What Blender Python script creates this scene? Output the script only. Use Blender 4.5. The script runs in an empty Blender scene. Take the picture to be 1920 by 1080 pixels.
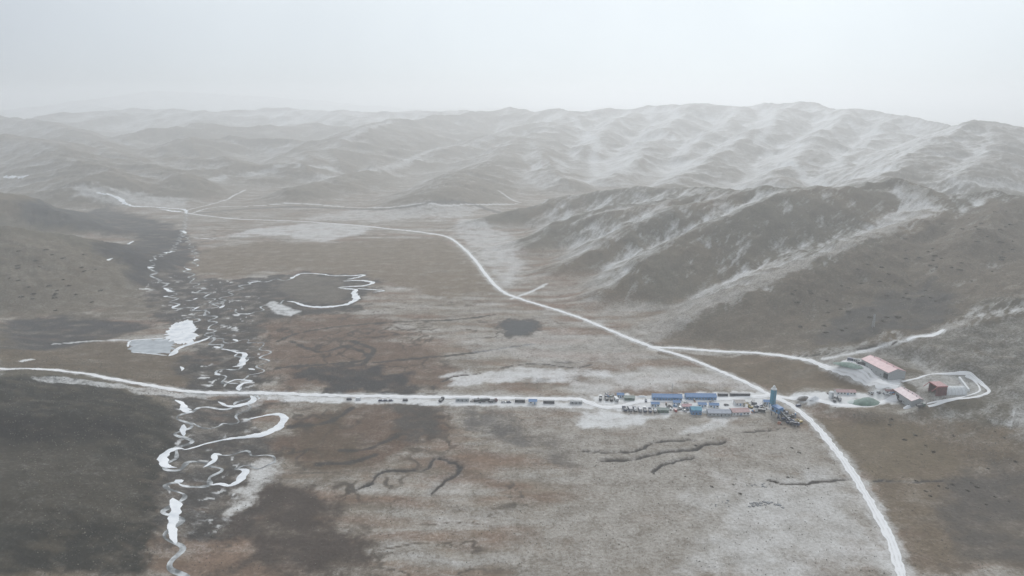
import bpy, math, random
import numpy as np, time
T0 = time.time()
from mathutils import Vector
random.seed(7); rng = np.random.default_rng(7)
R = math.radians
scene = bpy.context.scene
COL = scene.collection

# ------------------------------------------------------------------ camera
F = 1300.0; PITCH = math.atan(350 / F); CAMH = 260.0
cam_d = bpy.data.cameras.new('camera'); cam = bpy.data.objects.new('camera', cam_d); COL.objects.link(cam)
cam_d.sensor_width = 36.0; cam_d.lens = 36.0 * F / 1920.0
cam_d.clip_start = 1.0; cam_d.clip_end = 40000.0
cam.location = (0, 0, CAMH); cam.rotation_euler = (R(90) - PITCH, 0, 0)
scene.camera = cam

# ------------------------------------------------------------------ sky, sun, exposure
SUN_EL, SUN_AZ = R(36), R(14)          # azimuth measured from +Y towards +X
sdir = Vector((math.sin(SUN_AZ) * math.cos(SUN_EL), math.cos(SUN_AZ) * math.cos(SUN_EL), math.sin(SUN_EL)))
world = bpy.data.worlds.new('World'); scene.world = world; world.use_nodes = True
nt = world.node_tree; nt.nodes.clear()
def N(t, kind, **kw):
    n = t.nodes.new(kind)
    for k, v in kw.items(): setattr(n, k, v)
    return n
wo = N(nt, 'ShaderNodeOutputWorld'); bg = N(nt, 'ShaderNodeBackground'); bg.inputs['Strength'].default_value = 0.1
sky = N(nt, 'ShaderNodeTexSky', sky_type='NISHITA'); sky.sun_disc = False
sky.sun_elevation = SUN_EL; sky.sun_rotation = SUN_AZ; sky.altitude = 3800
tc = N(nt, 'ShaderNodeTexCoord')
dot = N(nt, 'ShaderNodeVectorMath', operation='DOT_PRODUCT'); dot.inputs[1].default_value = sdir
nt.links.new(tc.outputs['Generated'], dot.inputs[0])
ramp = N(nt, 'ShaderNodeMapRange'); ramp.interpolation_type = 'SMOOTHSTEP'
ramp.inputs['From Min'].default_value = 0.45; ramp.inputs['From Max'].default_value = 0.95
ramp.inputs['To Min'].default_value = 0.0; ramp.inputs['To Max'].default_value = 1.0
nt.links.new(dot.outputs['Value'], ramp.inputs['Value'])
cn = N(nt, 'ShaderNodeTexNoise'); cn.inputs['Scale'].default_value = 2.2; cn.inputs['Detail'].default_value = 4
nt.links.new(tc.outputs['Generated'], cn.inputs['Vector'])
cl = N(nt, 'ShaderNodeMix', data_type='RGBA')
cl.inputs['A'].default_value = (5.4, 5.85, 6.4, 1); cl.inputs['B'].default_value = (9.5, 10.2, 10.5, 1)
ca = N(nt, 'ShaderNodeMath', operation='MULTIPLY_ADD'); ca.inputs[1].default_value = 0.8; ca.inputs[2].default_value = -0.4
nt.links.new(cn.outputs['Fac'], ca.inputs[0])
cb = N(nt, 'ShaderNodeMath', operation='ADD', use_clamp=True)
nt.links.new(ca.outputs[0], cb.inputs[0]); nt.links.new(ramp.outputs['Result'], cb.inputs[1])
nt.links.new(cb.outputs[0], cl.inputs['Factor'])
mx = N(nt, 'ShaderNodeMix', data_type='RGBA'); mx.inputs['Factor'].default_value = 0.93
nt.links.new(sky.outputs['Color'], mx.inputs['A']); nt.links.new(cl.outputs['Result'], mx.inputs['B'])
nt.links.new(mx.outputs['Result'], bg.inputs['Color']); nt.links.new(bg.outputs['Background'], wo.inputs['Surface'])

sun_d = bpy.data.lights.new('sun', 'SUN'); sun_d.energy = 1.5; sun_d.angle = R(14); sun_d.color = (1, .97, .93)
sun = bpy.data.objects.new('sun', sun_d); COL.objects.link(sun)
sun.rotation_euler = sdir.to_track_quat('Z', 'Y').to_euler(); sun.location = (0, 400, 900)

vs = scene.view_settings; vs.view_transform = 'Standard'; vs.look = 'None'; vs.gamma = 1.0; vs.use_curve_mapping = False
vs.exposure = 0.0
cy = scene.cycles
cy.volume_bounces = 8; cy.max_bounces = 12; cy.diffuse_bounces = 2; cy.glossy_bounces = 2
cy.use_denoising = True

# ------------------------------------------------------------------ projection helpers (metres, camera above the valley)
SP, CP = math.sin(PITCH), math.cos(PITCH)
def ray(u, v):
    a, b = (u - 960.0) / F, (v - 540.0) / F
    return np.array([a, CP - b * SP, -SP - b * CP])          # camera right, forward, up -> world
def Pd(u, v, d):
    r = ray(u, v); k = d / r[1]; return (r[0] * k, d, CAMH + r[2] * k)
def Pz(u, v, z=0.0):
    r = ray(u, v); k = (z - CAMH) / r[2]; return (r[0] * k, r[1] * k, z)

# ------------------------------------------------------------------ numpy noise
def pn(x, y, seed=0):
    xi = np.floor(x).astype(np.int64); yi = np.floor(y).astype(np.int64)
    fx = x - xi; fy = y - yi
    def g(ix, iy, dx, dy):
        h = (ix * 374761393 + iy * 668265263 + seed * 982451653) & 0xffffffff
        h = ((h ^ (h >> 13)) * 1274126177) & 0xffffffff
        h = (h ^ (h >> 16)) & 0xffff
        a = h * (2 * np.pi / 65536.0)
        return np.cos(a) * dx + np.sin(a) * dy
    u = fx * fx * fx * (fx * (fx * 6 - 15) + 10); w = fy * fy * fy * (fy * (fy * 6 - 15) + 10)
    a = g(xi, yi, fx, fy); b = g(xi + 1, yi, fx - 1, fy); c = g(xi, yi + 1, fx, fy - 1); d = g(xi + 1, yi + 1, fx - 1, fy - 1)
    return ((a + (b - a) * u) + ((c + (d - c) * u) - (a + (b - a) * u)) * w) * 1.5
def fbm(x, y, s, octs=4, seed=0, gain=.5):
    x = x / s; y = y / s; t = 0; a = 1; n = 0
    for o in range(octs):
        t = t + a * pn(x, y, seed + o * 17); n += a; a *= gain; x = x * 2.03 + 5.1; y = y * 2.03 - 3.7
    return t / n
def ridged(x, y, s, octs=4, seed=0):
    x = x / s; y = y / s; t = 0; a = 1; n = 0
    for o in range(octs):
        t = t + a * (1 - np.minimum(1, np.abs(pn(x, y, seed + o * 13)) * 1.7)); n += a; a *= .5; x = x * 2.07 + 1.3; y = y * 2.07 + 2.9
    return t / n
def sstep(a, b, x):
    t = np.clip((x - a) / (b - a), 0, 1); return t * t * (3 - 2 * t)
def catmull(P, n):
    P = np.asarray(P, float); out = []
    Q = np.vstack([2 * P[0] - P[1], P, 2 * P[-1] - P[-2]])
    for i in range(1, len(Q) - 2):
        for k in range(n):
            t = k / n
            out.append(.5 * ((2 * Q[i]) + (Q[i+1] - Q[i-1]) * t + (2*Q[i-1] - 5*Q[i] + 4*Q[i+1] - Q[i+2]) * t*t + (-Q[i-1] + 3*Q[i] - 3*Q[i+1] + Q[i+2]) * t**3))
    out.append(P[-1]); return np.array(out)
def polydist(x, y, P, reach, extra=None):
    """distance from points to polyline P (n,2+); outside 'reach' of its box -> big. extra: values along P, interpolated"""
    P = np.asarray(P, float); sh = x.shape; x = x.ravel(); y = y.ravel()
    D = np.full(x.shape, 1e9); E = np.zeros(x.shape)
    m = np.where((x > P[:, 0].min() - reach) & (x < P[:, 0].max() + reach) & (y > P[:, 1].min() - reach) & (y < P[:, 1].max() + reach))[0]
    if len(m) == 0: return (D.reshape(sh), E.reshape(sh)) if extra is not None else D.reshape(sh)
    xs, ys = x[m], y[m]; d = np.full(xs.shape, 1e18); e = np.zeros(xs.shape)
    for i in range(len(P) - 1):
        ax, ay = P[i, 0], P[i, 1]; bx, by = P[i+1, 0] - ax, P[i+1, 1] - ay
        t = np.clip(((xs - ax) * bx + (ys - ay) * by) / (bx * bx + by * by + 1e-9), 0, 1)
        q = (xs - ax - t * bx) ** 2 + (ys - ay - t * by) ** 2
        k = q < d; d[k] = q[k]
        if extra is not None: e[k] = (extra[i] + (extra[i+1] - extra[i]) * t)[k]
    D[m] = np.sqrt(d); E[m] = e
    return (D.reshape(sh), E.reshape(sh)) if extra is not None else D.reshape(sh)
def polysd(x, y, P, reach):
    """signed distance to a closed polygon, positive inside"""
    P = np.asarray(P, float); C = np.vstack([P, P[:1]])
    d = polydist(x, y, C, reach); sh = x.shape
    X = x.ravel(); Y = y.ravel(); near = np.where(d.ravel() < 1e8)[0]; ins = np.zeros(X.shape, bool)
    xs, ys = X[near], Y[near]; c = np.zeros(xs.shape, bool)
    for i in range(len(P)):
        ax, ay = C[i, :2]; bx, by = C[i+1, :2]
        if ay == by: continue
        c ^= ((ay > ys) != (by > ys)) & (xs < (bx - ax) * (ys - ay) / (by - ay) + ax)
    ins[near] = c
    return np.where(ins.reshape(sh), d, -d)

# ------------------------------------------------------------------ hills: ridge lines (u, v, distance) with slope
def rd(*pts): return np.array([Pd(*p) for p in pts])
def rz(*pts): return np.array([Pz(*p) for p in pts])
RIDGES = [   # points, slope, crest rounding
 (rz((2150,352,140),(2020,358,136),(1920,364,132),(1860,360,130),(1800,373,121),(1700,415,100),(1600,460,82),(1500,500,62),(1400,540,42),(1300,590,20),(1220,640,0)), .46, 16),
 (rz((1860,362,129),(1850,430,105),(1800,480,80),(1740,520,55)), .5, 10),
 (rz((1790,372,118),(1760,366,124),(1690,345,130),(1600,352,128),(1500,357,125),(1400,395,98),(1290,440,70),(1200,490,45),(1120,540,18),(1070,575,0)), .55, 12),
 (rz((1500,357,122),(1450,352,118),(1300,378,94),(1180,430,58),(1060,490,22),(990,530,0)), .5, 12),
 (rz((1450,354,112),(1350,358,100),(1200,385,76),(1050,430,32),(950,470,6)), .45, 12),
 (rz((1350,356,92),(1200,352,84),(1050,372,52),(920,410,16),(860,425,0)), .38, 12),
 (rz((1460,358,112),(1400,364,104),(1260,402,76),(1120,457,38),(1010,507,8)), .52, 7),
 (rz((1560,356,122),(1440,388,100),(1330,428,72),(1220,478,44),(1130,525,16)), .55, 7),
 (rz((1330,357,92),(1130,395,58),(1000,440,22),(930,462,4)), .48, 7),
 (rz((1160,360,72),(980,395,30),(890,425,4)), .42, 8),
 # near right slope, its crest beyond the frame
 (np.array([(900,760,170),(800,700,128),(680,620,80),(560,560,42),(490,500,18),(440,420,7)], float), .25, 30),
 # left hills
 (np.array([(-1250,880,140),(-950,980,104),(-760,1017,78),(-690,1050,50),(-609,1035,20),(-505,937,0)], float), .36, 22),
 (rz((-400,350,110),(-100,352,90),(0,362,74),(70,385,50),(140,410,28),(230,435,3)), .42, 14),
 (np.array([(-640,500,75),(-480,490,48),(-362,479,28),(-300,494,12),(-262,500,3)], float), .27, 26),
 (np.array([(-480,390,52),(-330,375,30),(-262,372,14)], float), .27, 26),
 # far right range and its spurs
 (rd((560,305,2377),(600,285,2659),(690,245,3319),(740,230,3885),(830,222,4450),(950,206,4827),(1080,212,4450),(1200,206,4639),(1300,199,4450),(1400,201,4450),(1500,198,4262),(1600,207,3885),(1750,238,3319),(1900,260,3319)), .30, 40),
 (rd((740,230,3885),(660,262,3319),(600,290,2754),(540,318,2282)), .34, 20),
 (rd((1080,212,4450),(960,250,3696),(850,280,3036),(740,310,2565),(640,335,2093),(560,350,1900)), .32, 20),
 (rd((1050,222,4262),(1000,262,3319),(960,275,2942),(900,310,2282),(850,340,1900),(800,362,1750)), .32, 24),
 (rd((1000,262,3319),(1030,300,2565),(1050,335,2093)), .36, 18),
 (rd((1300,199,4450),(1240,255,3413),(1190,300,2659),(1150,335,2188)), .40, 18),
 (rd((1190,208,4544),(1130,250,3601),(1090,300,2754)), .40, 18),
 (rd((1500,198,4262),(1440,235,3413),(1370,285,2659),(1290,330,2093),(1220,352,1900)), .42, 18),
 (rd((1400,203,4355),(1350,245,3508),(1280,295,2754)), .42, 18),
 (rd((1600,207,3885),(1540,260,2942),(1480,310,2282),(1450,335,2000)), .42, 18),
 (rd((1680,225,3601),(1630,275,2754),(1560,325,2093)), .42, 18),
 (rd((2200,262,2565),(2050,244,2565),(1920,240,2565),(1870,236,2527),(1830,229,2470),(1770,255,2188),(1710,300,1850),(1640,335,1650)), .42, 14),
 (rd((1870,236,2527),(1850,290,1950),(1800,330,1700)), .42, 16),
 (np.array([Pz(1740,362,124), Pz(1690,338,138), Pz(1640,352,126)]), .62, 3),
 # far left ranges
 (rd((-600,215,7236),(-300,205,7236),(0,212,7236),(150,192,8664),(290,173,9616),(420,178,10330),(600,190,11044),(760,206,10568),(1200,200,11996),(2000,204,11996)), .2, 80),
 (rd((-200,235,4142),(0,222,4618),(100,236,4023),(180,270,3071),(260,305,2357),(330,326,2000)), .34, 26),
 (rd((-300,270,2476),(0,255,2833),(90,270,2595),(150,302,2119),(190,325,1900)), .36, 22),
 (rd((150,195,7950),(220,210,6522),(330,240,5094),(420,262,4380),(480,288,3428)), .3, 30),
 (rd((420,205,8664),(480,225,7236),(570,248,5808),(630,264,5094)), .26, 30),
 (rd((250,285,3190),(400,275,3428),(520,292,3190)), .2, 40),
 (rd((280,246,3700),(380,238,4000),(470,244,4100),(580,236,4500),(700,246,4300)), .26, 20),
 (rd((330,268,3000),(430,262,3300),(540,270,3200),(620,278,3000)), .26, 18),
 (rd((120,214,5200),(260,206,5600),(400,214,5400),(520,206,5800),(700,214,5400),(860,210,5600),(1000,216,5200)), .24, 30),
 (rd((230,300,2350),(330,292,2500),(430,300,2400)), .2, 18),
]
def h_raw(x, y):
    s = np.clip(y / 900.0, .55, 3.0)
    ws = 30 * np.minimum(s, 1.6); wx = x + fbm(x, y, 260, 3, 3) * ws; wy = y + fbm(x, y, 260, 3, 9) * ws
    wx = wx + fbm(x, y, 60, 2, 23) * 9; wy = wy + fbm(x, y, 60, 2, 29) * 9
    k = 4.0 * np.minimum(s, 1.8)
    acc = np.ones_like(x); 
    for P, sl, rr in RIDGES:
        rc = P[:, 2].max() / sl + 120; sh = wx.shape; fx, fy, fk = wx.ravel(), wy.ravel(), k.ravel()
        m = np.where((fx > P[:, 0].min() - rc) & (fx < P[:, 0].max() + rc) & (fy > P[:, 1].min() - rc) & (fy < P[:, 1].max() + rc))[0]
        if len(m) == 0: continue
        xs, ys = fx[m], fy[m]; hh = np.full(xs.shape, -1e6)
        for i in range(len(P) - 1):
            ax, ay, az = P[i]; bx, by, bz = P[i+1] - P[i]
            t = np.clip(((xs - ax) * bx + (ys - ay) * by) / (bx * bx + by * by + 1e-9), 0, 1)
            q = (xs - ax - t * bx) ** 2 + (ys - ay - t * by) ** 2
            hh = np.maximum(hh, az + bz * t - sl * (np.sqrt(q + rr * rr) - rr))
        add = np.zeros(fx.shape); add[m] = np.exp(np.clip(hh / fk[m], -30, 80)); acc += add.reshape(sh)
    h = k * np.log(acc) 
    hill = sstep(3, 40, h)
    # far country rises a little and rolls
    far = sstep(1700, 3200, y)
    h = h + far * (12 * fbm(x, y, 420, 4, 41) + 10) 
    # gullies and spurs running down the hillsides
    g1 = ridged(wx + fbm(x, y, 140, 2, 53) * 30, wy, (95 + 330 * sstep(1500, 2700, y)), 4, 51) - .55; g2 = ridged(wx, wy, 34, 3, 57) - .55
    h = h + hill * (g1 * (8 + 34 * sstep(1600, 2900, y)) + g2 * 3.6 / np.maximum(1, s)) + hill * fbm(wx, wy, 24, 3, 63) * 2.0
    h = h + hill * fbm(x, y, 9, 2, 61) * .7
    h = h + (1 - hill) * (fbm(x, y, 70, 3, 71) * .7 + fbm(x, y, 14, 2, 73) * .16)
    return h
# ------------------------------------------------------------------ the ground sheet
NROW = 1080
tcol = np.concatenate([-np.geomspace(2.2, .80, 40)[:-1], np.linspace(-.79, .79, 900), np.geomspace(.80, 2.2, 40)[1:]])
LY0, LY1 = math.log(150), math.log(16000)
yrow = np.exp(np.linspace(LY0, LY1, NROW))
NC = len(tcol)
Yg, Tg = np.meshgrid(yrow, tcol, indexing='ij'); Xg = Yg * Tg
Zg = h_raw(Xg, Yg)
def height(x, y):
    """height of the sheet itself, between its points"""
    x = np.asarray(x, float); y = np.maximum(np.asarray(y, float), 151)
    ri = np.clip((np.log(y) - LY0) / (LY1 - LY0) * (NROW - 1), 0, NROW - 1.001)
    ci = np.clip(np.interp(x / y, tcol, np.arange(NC)), 0, NC - 1.001)
    r0 = ri.astype(int); c0 = ci.astype(int); a = ri - r0; b = ci - c0
    return (Zg[r0, c0] * (1 - a) + Zg[r0 + 1, c0] * a) * (1 - b) + (Zg[r0, c0 + 1] * (1 - a) + Zg[r0 + 1, c0 + 1] * a) * b
def H1(x, y): return float(height(np.array([x]), np.array([y]))[0])
def hit(u, v):
    """where the sight line through a photo point meets the ground"""
    r = ray(u, v)
    ks = np.geomspace(180, 7000, 900); xs, ys, zs = r[0] * ks, r[1] * ks, CAMH + r[2] * ks
    below = np.where(zs < height(xs, ys))[0]
    if len(below) == 0: return None
    i = max(below[0], 1); ks = np.linspace(ks[i-1], ks[i], 24); xs, ys, zs = r[0] * ks, r[1] * ks, CAMH + r[2] * ks
    hh = height(xs, ys); b = np.where(zs < hh)[0]; j = b[0] if len(b) else -1
    return (float(xs[j]), float(ys[j]), float(hh[j]))
def hits(pts):
    return np.array([q for q in (hit(p[0], p[1]) for p in pts) if q is not None])

# level building ground on the work site
pads = [hit(u, v) + (r, f) for u, v, r, f in ((1660, 688, 30, 22), (1715, 738, 24, 18), (1790, 728, 24, 16), (1625, 745, 30, 16), (1570, 738, 26, 16), (1690, 715, 16, 14))]
pads += [hit(u, v)[:2] + (.15, r, 14) for u, v, r in ((1250, 745, 34), (1310, 745, 34), (1200, 768, 26), (1290, 768, 30), (1350, 770, 30), (1400, 765, 26), (1450, 770, 26), (1480, 785, 22))]
for px, py, pz, r, f in pads:
    Zg += (pz - Zg) * (1 - sstep(r, r + f, np.hypot(Xg - px, Yg - py)))
GULLIES = []  # (polyline, half width, depth)
for pts, hw, dep in (
  ([(1095,846),(1140,848),(1195,845),(1225,830),(1255,827),(1300,825)], 1.5, 1.5),
  ([(1130,864),(1190,860),(1240,848),(1300,843),(1320,834),(1360,829)], 2.0, 1.9),
  ([(1225,884),(1245,870),(1265,866),(1300,858)], 1.7, 1.6),
  ([(690,910),(715,885),(760,882),(800,880),(812,860)], 1.8, 1.3),
  ([(808,925),(830,905),(860,885),(858,870),(825,858)], 2.4, 1.6),
  ([(700,905),(668,918)], 1.6, 1.0),
  ([(1440,900),(1480,908),(1540,903),(1595,899)], 1.1, .9),
  ([(1380,812),(1430,808),(1470,803)], .9, .8),
  ([(940,690),(1000,682),(1075,690),(1110,683)], 1.2, 1.0),
  ([(830,716),(850,706),(900,700)], 1.4, 1.0),
  ([(1495,668),(1560,662),(1640,650),(1700,638)], 1.0, 1.0),
  ([(1640,902),(1720,903),(1790,900)], 1.0, .7)):
    P = catmull(hits(pts)[:, :2], 5)
    P = P + rng.normal(0, .6, P.shape)
    GULLIES.append((P, hw, dep))
for P, hw, dep in GULLIES:
    Zg -= .6 * dep * (1 - sstep(hw * .3, hw * 1.3, polydist(Xg, Yg, P, 12)))
dx = np.stack([np.gradient(Xg, axis=1), np.gradient(Yg, axis=1), np.gradient(Zg, axis=1)], -1)
dy = np.stack([np.gradient(Xg, axis=0), np.gradient(Yg, axis=0), np.gradient(Zg, axis=0)], -1)
nrm = np.cross(dx, dy); nrm /= np.linalg.norm(nrm, axis=-1, keepdims=True)

MAIN = [(1700,1110),(1672,1020),(1640,956),(1600,890),(1560,835),(1520,790),(1480,758),(1440,739),(1400,718),(1340,692),(1280,668),(1220,650),(1150,622),(1090,597),(1030,577),(980,562),(940,545),(915,520),(890,487),(865,462),(840,445),(800,437),(720,428),(650,421),(560,415),(450,411),(390,405),(345,399)]
CROSS = [(-80,689),(0,692),(100,694),(200,709),(320,730),(480,737),(650,742),(850,745),(1000,748),(1080,748),(1105,755),(1130,763),(1160,762),(1205,752),(1255,751),(1330,750),(1380,746),(1440,741)]
BRANCH = [(1222,651),(1300,655),(1400,661),(1465,667),(1520,677),(1570,692),(1620,709),(1655,718),(1685,724)]
# --- what grows and lies on it: cover colour + snow amount, in world space
def zone(pts, soft, namp=None, nscale=40, seed=0):
    P = hits(pts)[:, :2]
    namp = soft if namp is None else namp
    sd = polysd(Xg, Yg, P, soft * 2 + namp * 2)
    out = np.zeros(Xg.shape); m = sd > -(soft + namp * 2.2)
    out[m] = sstep(-soft, soft, sd[m] + fbm(Xg[m], Yg[m], nscale, 6, 100 + seed, .62) * namp * 2.4)
    m2 = out > .01; out[m2] *= 1 - .55 * sstep(-.15, .55, fbm(Xg[m2] * .6, Yg[m2], nscale * .55, 4, 140 + seed, .6))
    return out
def line(pts, hw, soft, seed=0, namp=0.0, n=6):
    P = catmull(hits(pts)[:, :2], n)
    d = polydist(Xg, Yg, P, hw + soft * 2 + 4)
    m = d < 1e8
    if namp: d[m] = d[m] + fbm(Xg[m], Yg[m], 12, 3, 300 + seed) * namp
    return 1 - sstep(hw, hw + soft, d)
def mixc(c, col, w): 
    w = w[..., None]; return c + (np.asarray(col) - c) * w
A = lambda *c: np.array(c)
GREY = A(.240, .203, .160); BROWN = A(.165, .127, .087); RED = A(.220, .150, .108); DARK = A(.050, .048, .047); PEAT_AND_SHADE = A(.036, .033, .030); TAN = A(.160, .126, .084); OLIVE = A(.135, .118, .088)
hill = sstep(2.5, 16, Zg) 
big = fbm(Xg, Yg, 160, 4, 201); mid = fbm(Xg, Yg * 1.9, 60, 4, 207); streak = fbm(Xg * .35 + Yg * .12, Yg * 1.5, 34, 5, 211); fine = fbm(Xg, Yg, 9, 3, 217)
cov = np.broadcast_to(GREY, Xg.shape + (3,)).copy()
cov = mixc(cov, RED, sstep(-.15, .4, streak + .35 * big) * .9)
cov = mixc(cov, BROWN, sstep(.05, .5, mid) * .6)
snow = .17 + .22 * sstep(-.5, .6, -streak + .4 * mid) 
wq = fbm(Xg, Yg, 120, 3, 451) * 26
flow = fbm(Xg * .22 + wq * .3, Yg * 1.25 + wq, 26, 5, 455, .58); flow2 = fbm(Xg * .3 - wq * .2, Yg + wq * .8, 9, 4, 461, .6)
cov = cov * (1 + .28 * flow + .26 * flow2)[..., None]
snow = snow + .16 * flow - .12 * flow2
crk = np.abs(fbm(Xg * .45 + wq, Yg + wq * .6, 38, 4, 467)); crk = (1 - sstep(.008, .035, crk)) * sstep(0, .25, fbm(Xg, Yg, 90, 3, 471))
cov = mixc(cov, PEAT_AND_SHADE * 2.2, crk * .7); snow = snow * (1 - .7 * crk)
# hillsides
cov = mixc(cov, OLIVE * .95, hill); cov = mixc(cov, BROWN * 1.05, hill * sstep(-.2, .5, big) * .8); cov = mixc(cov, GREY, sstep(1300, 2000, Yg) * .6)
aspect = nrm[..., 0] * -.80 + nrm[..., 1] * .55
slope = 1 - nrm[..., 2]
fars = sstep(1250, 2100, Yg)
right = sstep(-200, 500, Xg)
hs = .20 + aspect * (.75 - .32 * fars) + .20 * big + .10 * mid + fars * (.10 + .05 * right) + .5 * sstep(4200, 6500, Yg)  # last term whitens the farthest ground so its colour merges with the haze
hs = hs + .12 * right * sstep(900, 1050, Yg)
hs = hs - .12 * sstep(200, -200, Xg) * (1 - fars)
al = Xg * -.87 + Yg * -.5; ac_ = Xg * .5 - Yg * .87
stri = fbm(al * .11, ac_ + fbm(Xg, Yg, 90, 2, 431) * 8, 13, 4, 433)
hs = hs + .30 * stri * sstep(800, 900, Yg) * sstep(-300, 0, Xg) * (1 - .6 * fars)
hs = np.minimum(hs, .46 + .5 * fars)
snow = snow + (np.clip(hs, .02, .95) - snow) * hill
# hollows hold snow
lap = Zg - (np.roll(Zg, 6, 0) + np.roll(Zg, -6, 0) + np.roll(Zg, 6, 1) + np.roll(Zg, -6, 1)) / 4
cell = Yg * .02
snow += hill * np.clip(-lap / cell * 1.1, -.12, .22)
def lay(w, col=None, sn=None, cw=1.0, sw=1.0):
    global cov, snow
    if col is not None: cov = mixc(cov, col, w * cw)
    if sn is not None: snow = snow + (sn - snow) * w * sw
# valley zones
lay(zone([(360,470),(470,455),(600,456),(760,448),(830,446),(880,490),(930,545),(860,560),(720,530),(560,505),(420,520),(350,505)], 14, 18), BROWN * 1.12, .16)
lay(zone([(395,448),(480,428),(600,418),(700,424),(680,440),(600,455),(540,442),(450,443)], 12, 10, 40), None, .58)
lay(zone([(860,400),(900,410),(960,440),(985,500),(960,540),(930,520),(890,470),(850,440)], 14, 14), None, .52)
lay(zone([(640,395),(900,388),(880,405),(700,415),(560,412)], 14, 20), None, .48)
lay(zone([(340,326),(480,321),(640,314),(620,320),(480,329),(400,333)], 20, 30, 60), None, .55)
lay(zone([(120,352),(230,356),(350,372),(340,392),(230,384),(140,370)], 20, 20), None, .5)
# wet dark river flats
lay(zone([(30,380),(200,385),(330,420),(310,445),(200,440),(60,420)], 20, 16), DARK * 1.25, .10)
lay(zone([(175,470),(260,440),(340,430),(350,445),(370,475),(340,520),(300,545),(240,540),(200,500)], 14, 16), DARK * 1.1, .06)
lay(zone([(250,545),(330,515),(440,525),(560,512),(690,515),(705,545),(660,585),(580,590),(510,600),(490,650),(510,700),(490,738),(330,742),(320,690),(390,640),(290,600)], 9, 18, 30), A(.060, .055, .050), .12)
lay(zone([(0,600),(120,588),(230,600),(300,612),(180,640),(0,655)], 10, 12), DARK * 1.3, .05)
lay(zone([(0,655),(180,640),(330,650),(340,725),(200,703),(0,688)], 8, 10), BROWN * .8, .12)
lay(zone([(320,742),(480,745),(500,768),(470,800),(540,830),(500,880),(540,930),(480,1000),(270,1000),(285,900),(310,800)], 7, 12, 24), A(.070, .064, .058), .14)
lay(zone([(545,515),(640,520),(650,545),(655,560),(600,570),(560,560),(520,545)], 6, 6), A(.14,.122,.10), .12)
lay(zone([(-400,430),(0,432),(130,455),(230,500),(290,560),(270,600),(120,590),(-100,600),(-400,620)], 14, 18), A(.16, .134, .10), .16)
# dark knoll
kn = zone([(-200,700),(60,704),(190,718),(270,740),(330,775),(335,850),(300,910),(290,990),(270,1080),(-200,1080)], 5, 6, 20)
lay(kn, A(.040, .038, .031), .10)
lay(kn * zone([(-200,770),(80,775),(230,790),(240,815),(120,830),(-200,850)], 9, 12), PEAT_AND_SHADE * .8, .01)
lay(kn * zone([(-50,830),(150,830),(240,860),(240,960),(100,980),(-50,960)], 12, 16), A(.072, .063, .048), .14)
# peat channels of the middle meadow
mz = zone([(500,600),(720,590),(760,640),(860,690),(830,735),(520,735),(500,680)], 14, 18)
lay(mz, RED * .72, .14)
mz2 = zone([(520,830),(560,780),(700,755),(850,760),(860,800),(760,830),(700,870),(560,880)], 14, 20)
lay(mz2, RED * .66, .14)
rust = zone([(560,800),(640,770),(660,830),(690,870),(600,900),(540,850)], 10, 14, 24)
lay(rust, A(.115, .085, .058), .10, .8)
web = np.abs(fbm(Xg, Yg, 30, 3, 231)); webm = 1 - sstep(.03, .11, web)
bog = np.clip(zone([(500,600),(760,590),(860,680),(850,860),(700,930),(560,960),(520,900),(540,760),(500,700)], 16, 14), 0, 1)
lay(bog * webm * sstep(-.05, .3, fbm(Xg, Yg, 80, 3, 237) + .1), PEAT_AND_SHADE * 1.5, .06, .8)
lay(zone([(740,755),(820,757),(830,790),(790,825),(740,815)], 7, 11, 22), PEAT_AND_SHADE * 2.3, .06, .9)
lay(zone([(860,760),(960,780),(1060,820),(1140,850),(1120,870),(1040,862),(960,825),(880,790)], 11, 18, 30), DARK * 2.3, .12, .8)
lay(zone([(440,955),(520,900),(600,920),(660,950),(700,1080),(430,1080)], 10, 18, 34), A(.080, .064, .054), .08)
lay(zone([(560,690),(640,680),(760,700),(800,738),(620,738)], 7, 14, 26), DARK * 1.05, .06)
for pts, hw in (([(545,640),(600,660),(650,650),(690,668),(670,685),(620,682)], 1.32), ([(520,640),(560,625),(640,612),(740,604),(850,600),(930,590)], 0.96), ([(560,700),(620,694),(660,700),(740,706)], 1.5),
                ([(545,800),(600,795),(640,780),(660,765)], 1.5), ([(640,845),(690,842),(740,820)], 1.2), ([(600,870),(650,868),(700,855)], 1.6), ([(700,680),(860,665),(930,655),(1000,645)], 1.1), ([(520,690),(600,684),(680,676),(700,655),(660,640)], 1.8)):
    lay(line(pts, hw, 2.2, 5, 3.5), PEAT_AND_SHADE * 1.8, .06)
# dusted light plain, lower right of the middle
lay(zone([(1000,770),(1440,790),(1520,800),(1600,900),(1660,980),(1720,1080),(1000,1080),(1020,980),(1100,880),(1000,830)], 22, 22, 50), GREY * 1.0, .34)
lay(zone([(1330,900),(1560,880),(1640,960),(1700,1080),(1300,1080)], 18, 22, 40), None, .52)
lay(zone([(1090,720),(1210,690),(1340,700),(1400,725),(1200,728),(1110,742)], 14, 18), None, .55)
lay(zone([(820,706),(960,690),(1120,695),(1150,706),(1000,716),(860,722)], 6, 10, 30), None, .66)
lay(zone([(860,640),(980,620),(1180,640),(1240,672),(1100,690),(960,680)], 20, 26, 50), None, .40)
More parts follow.
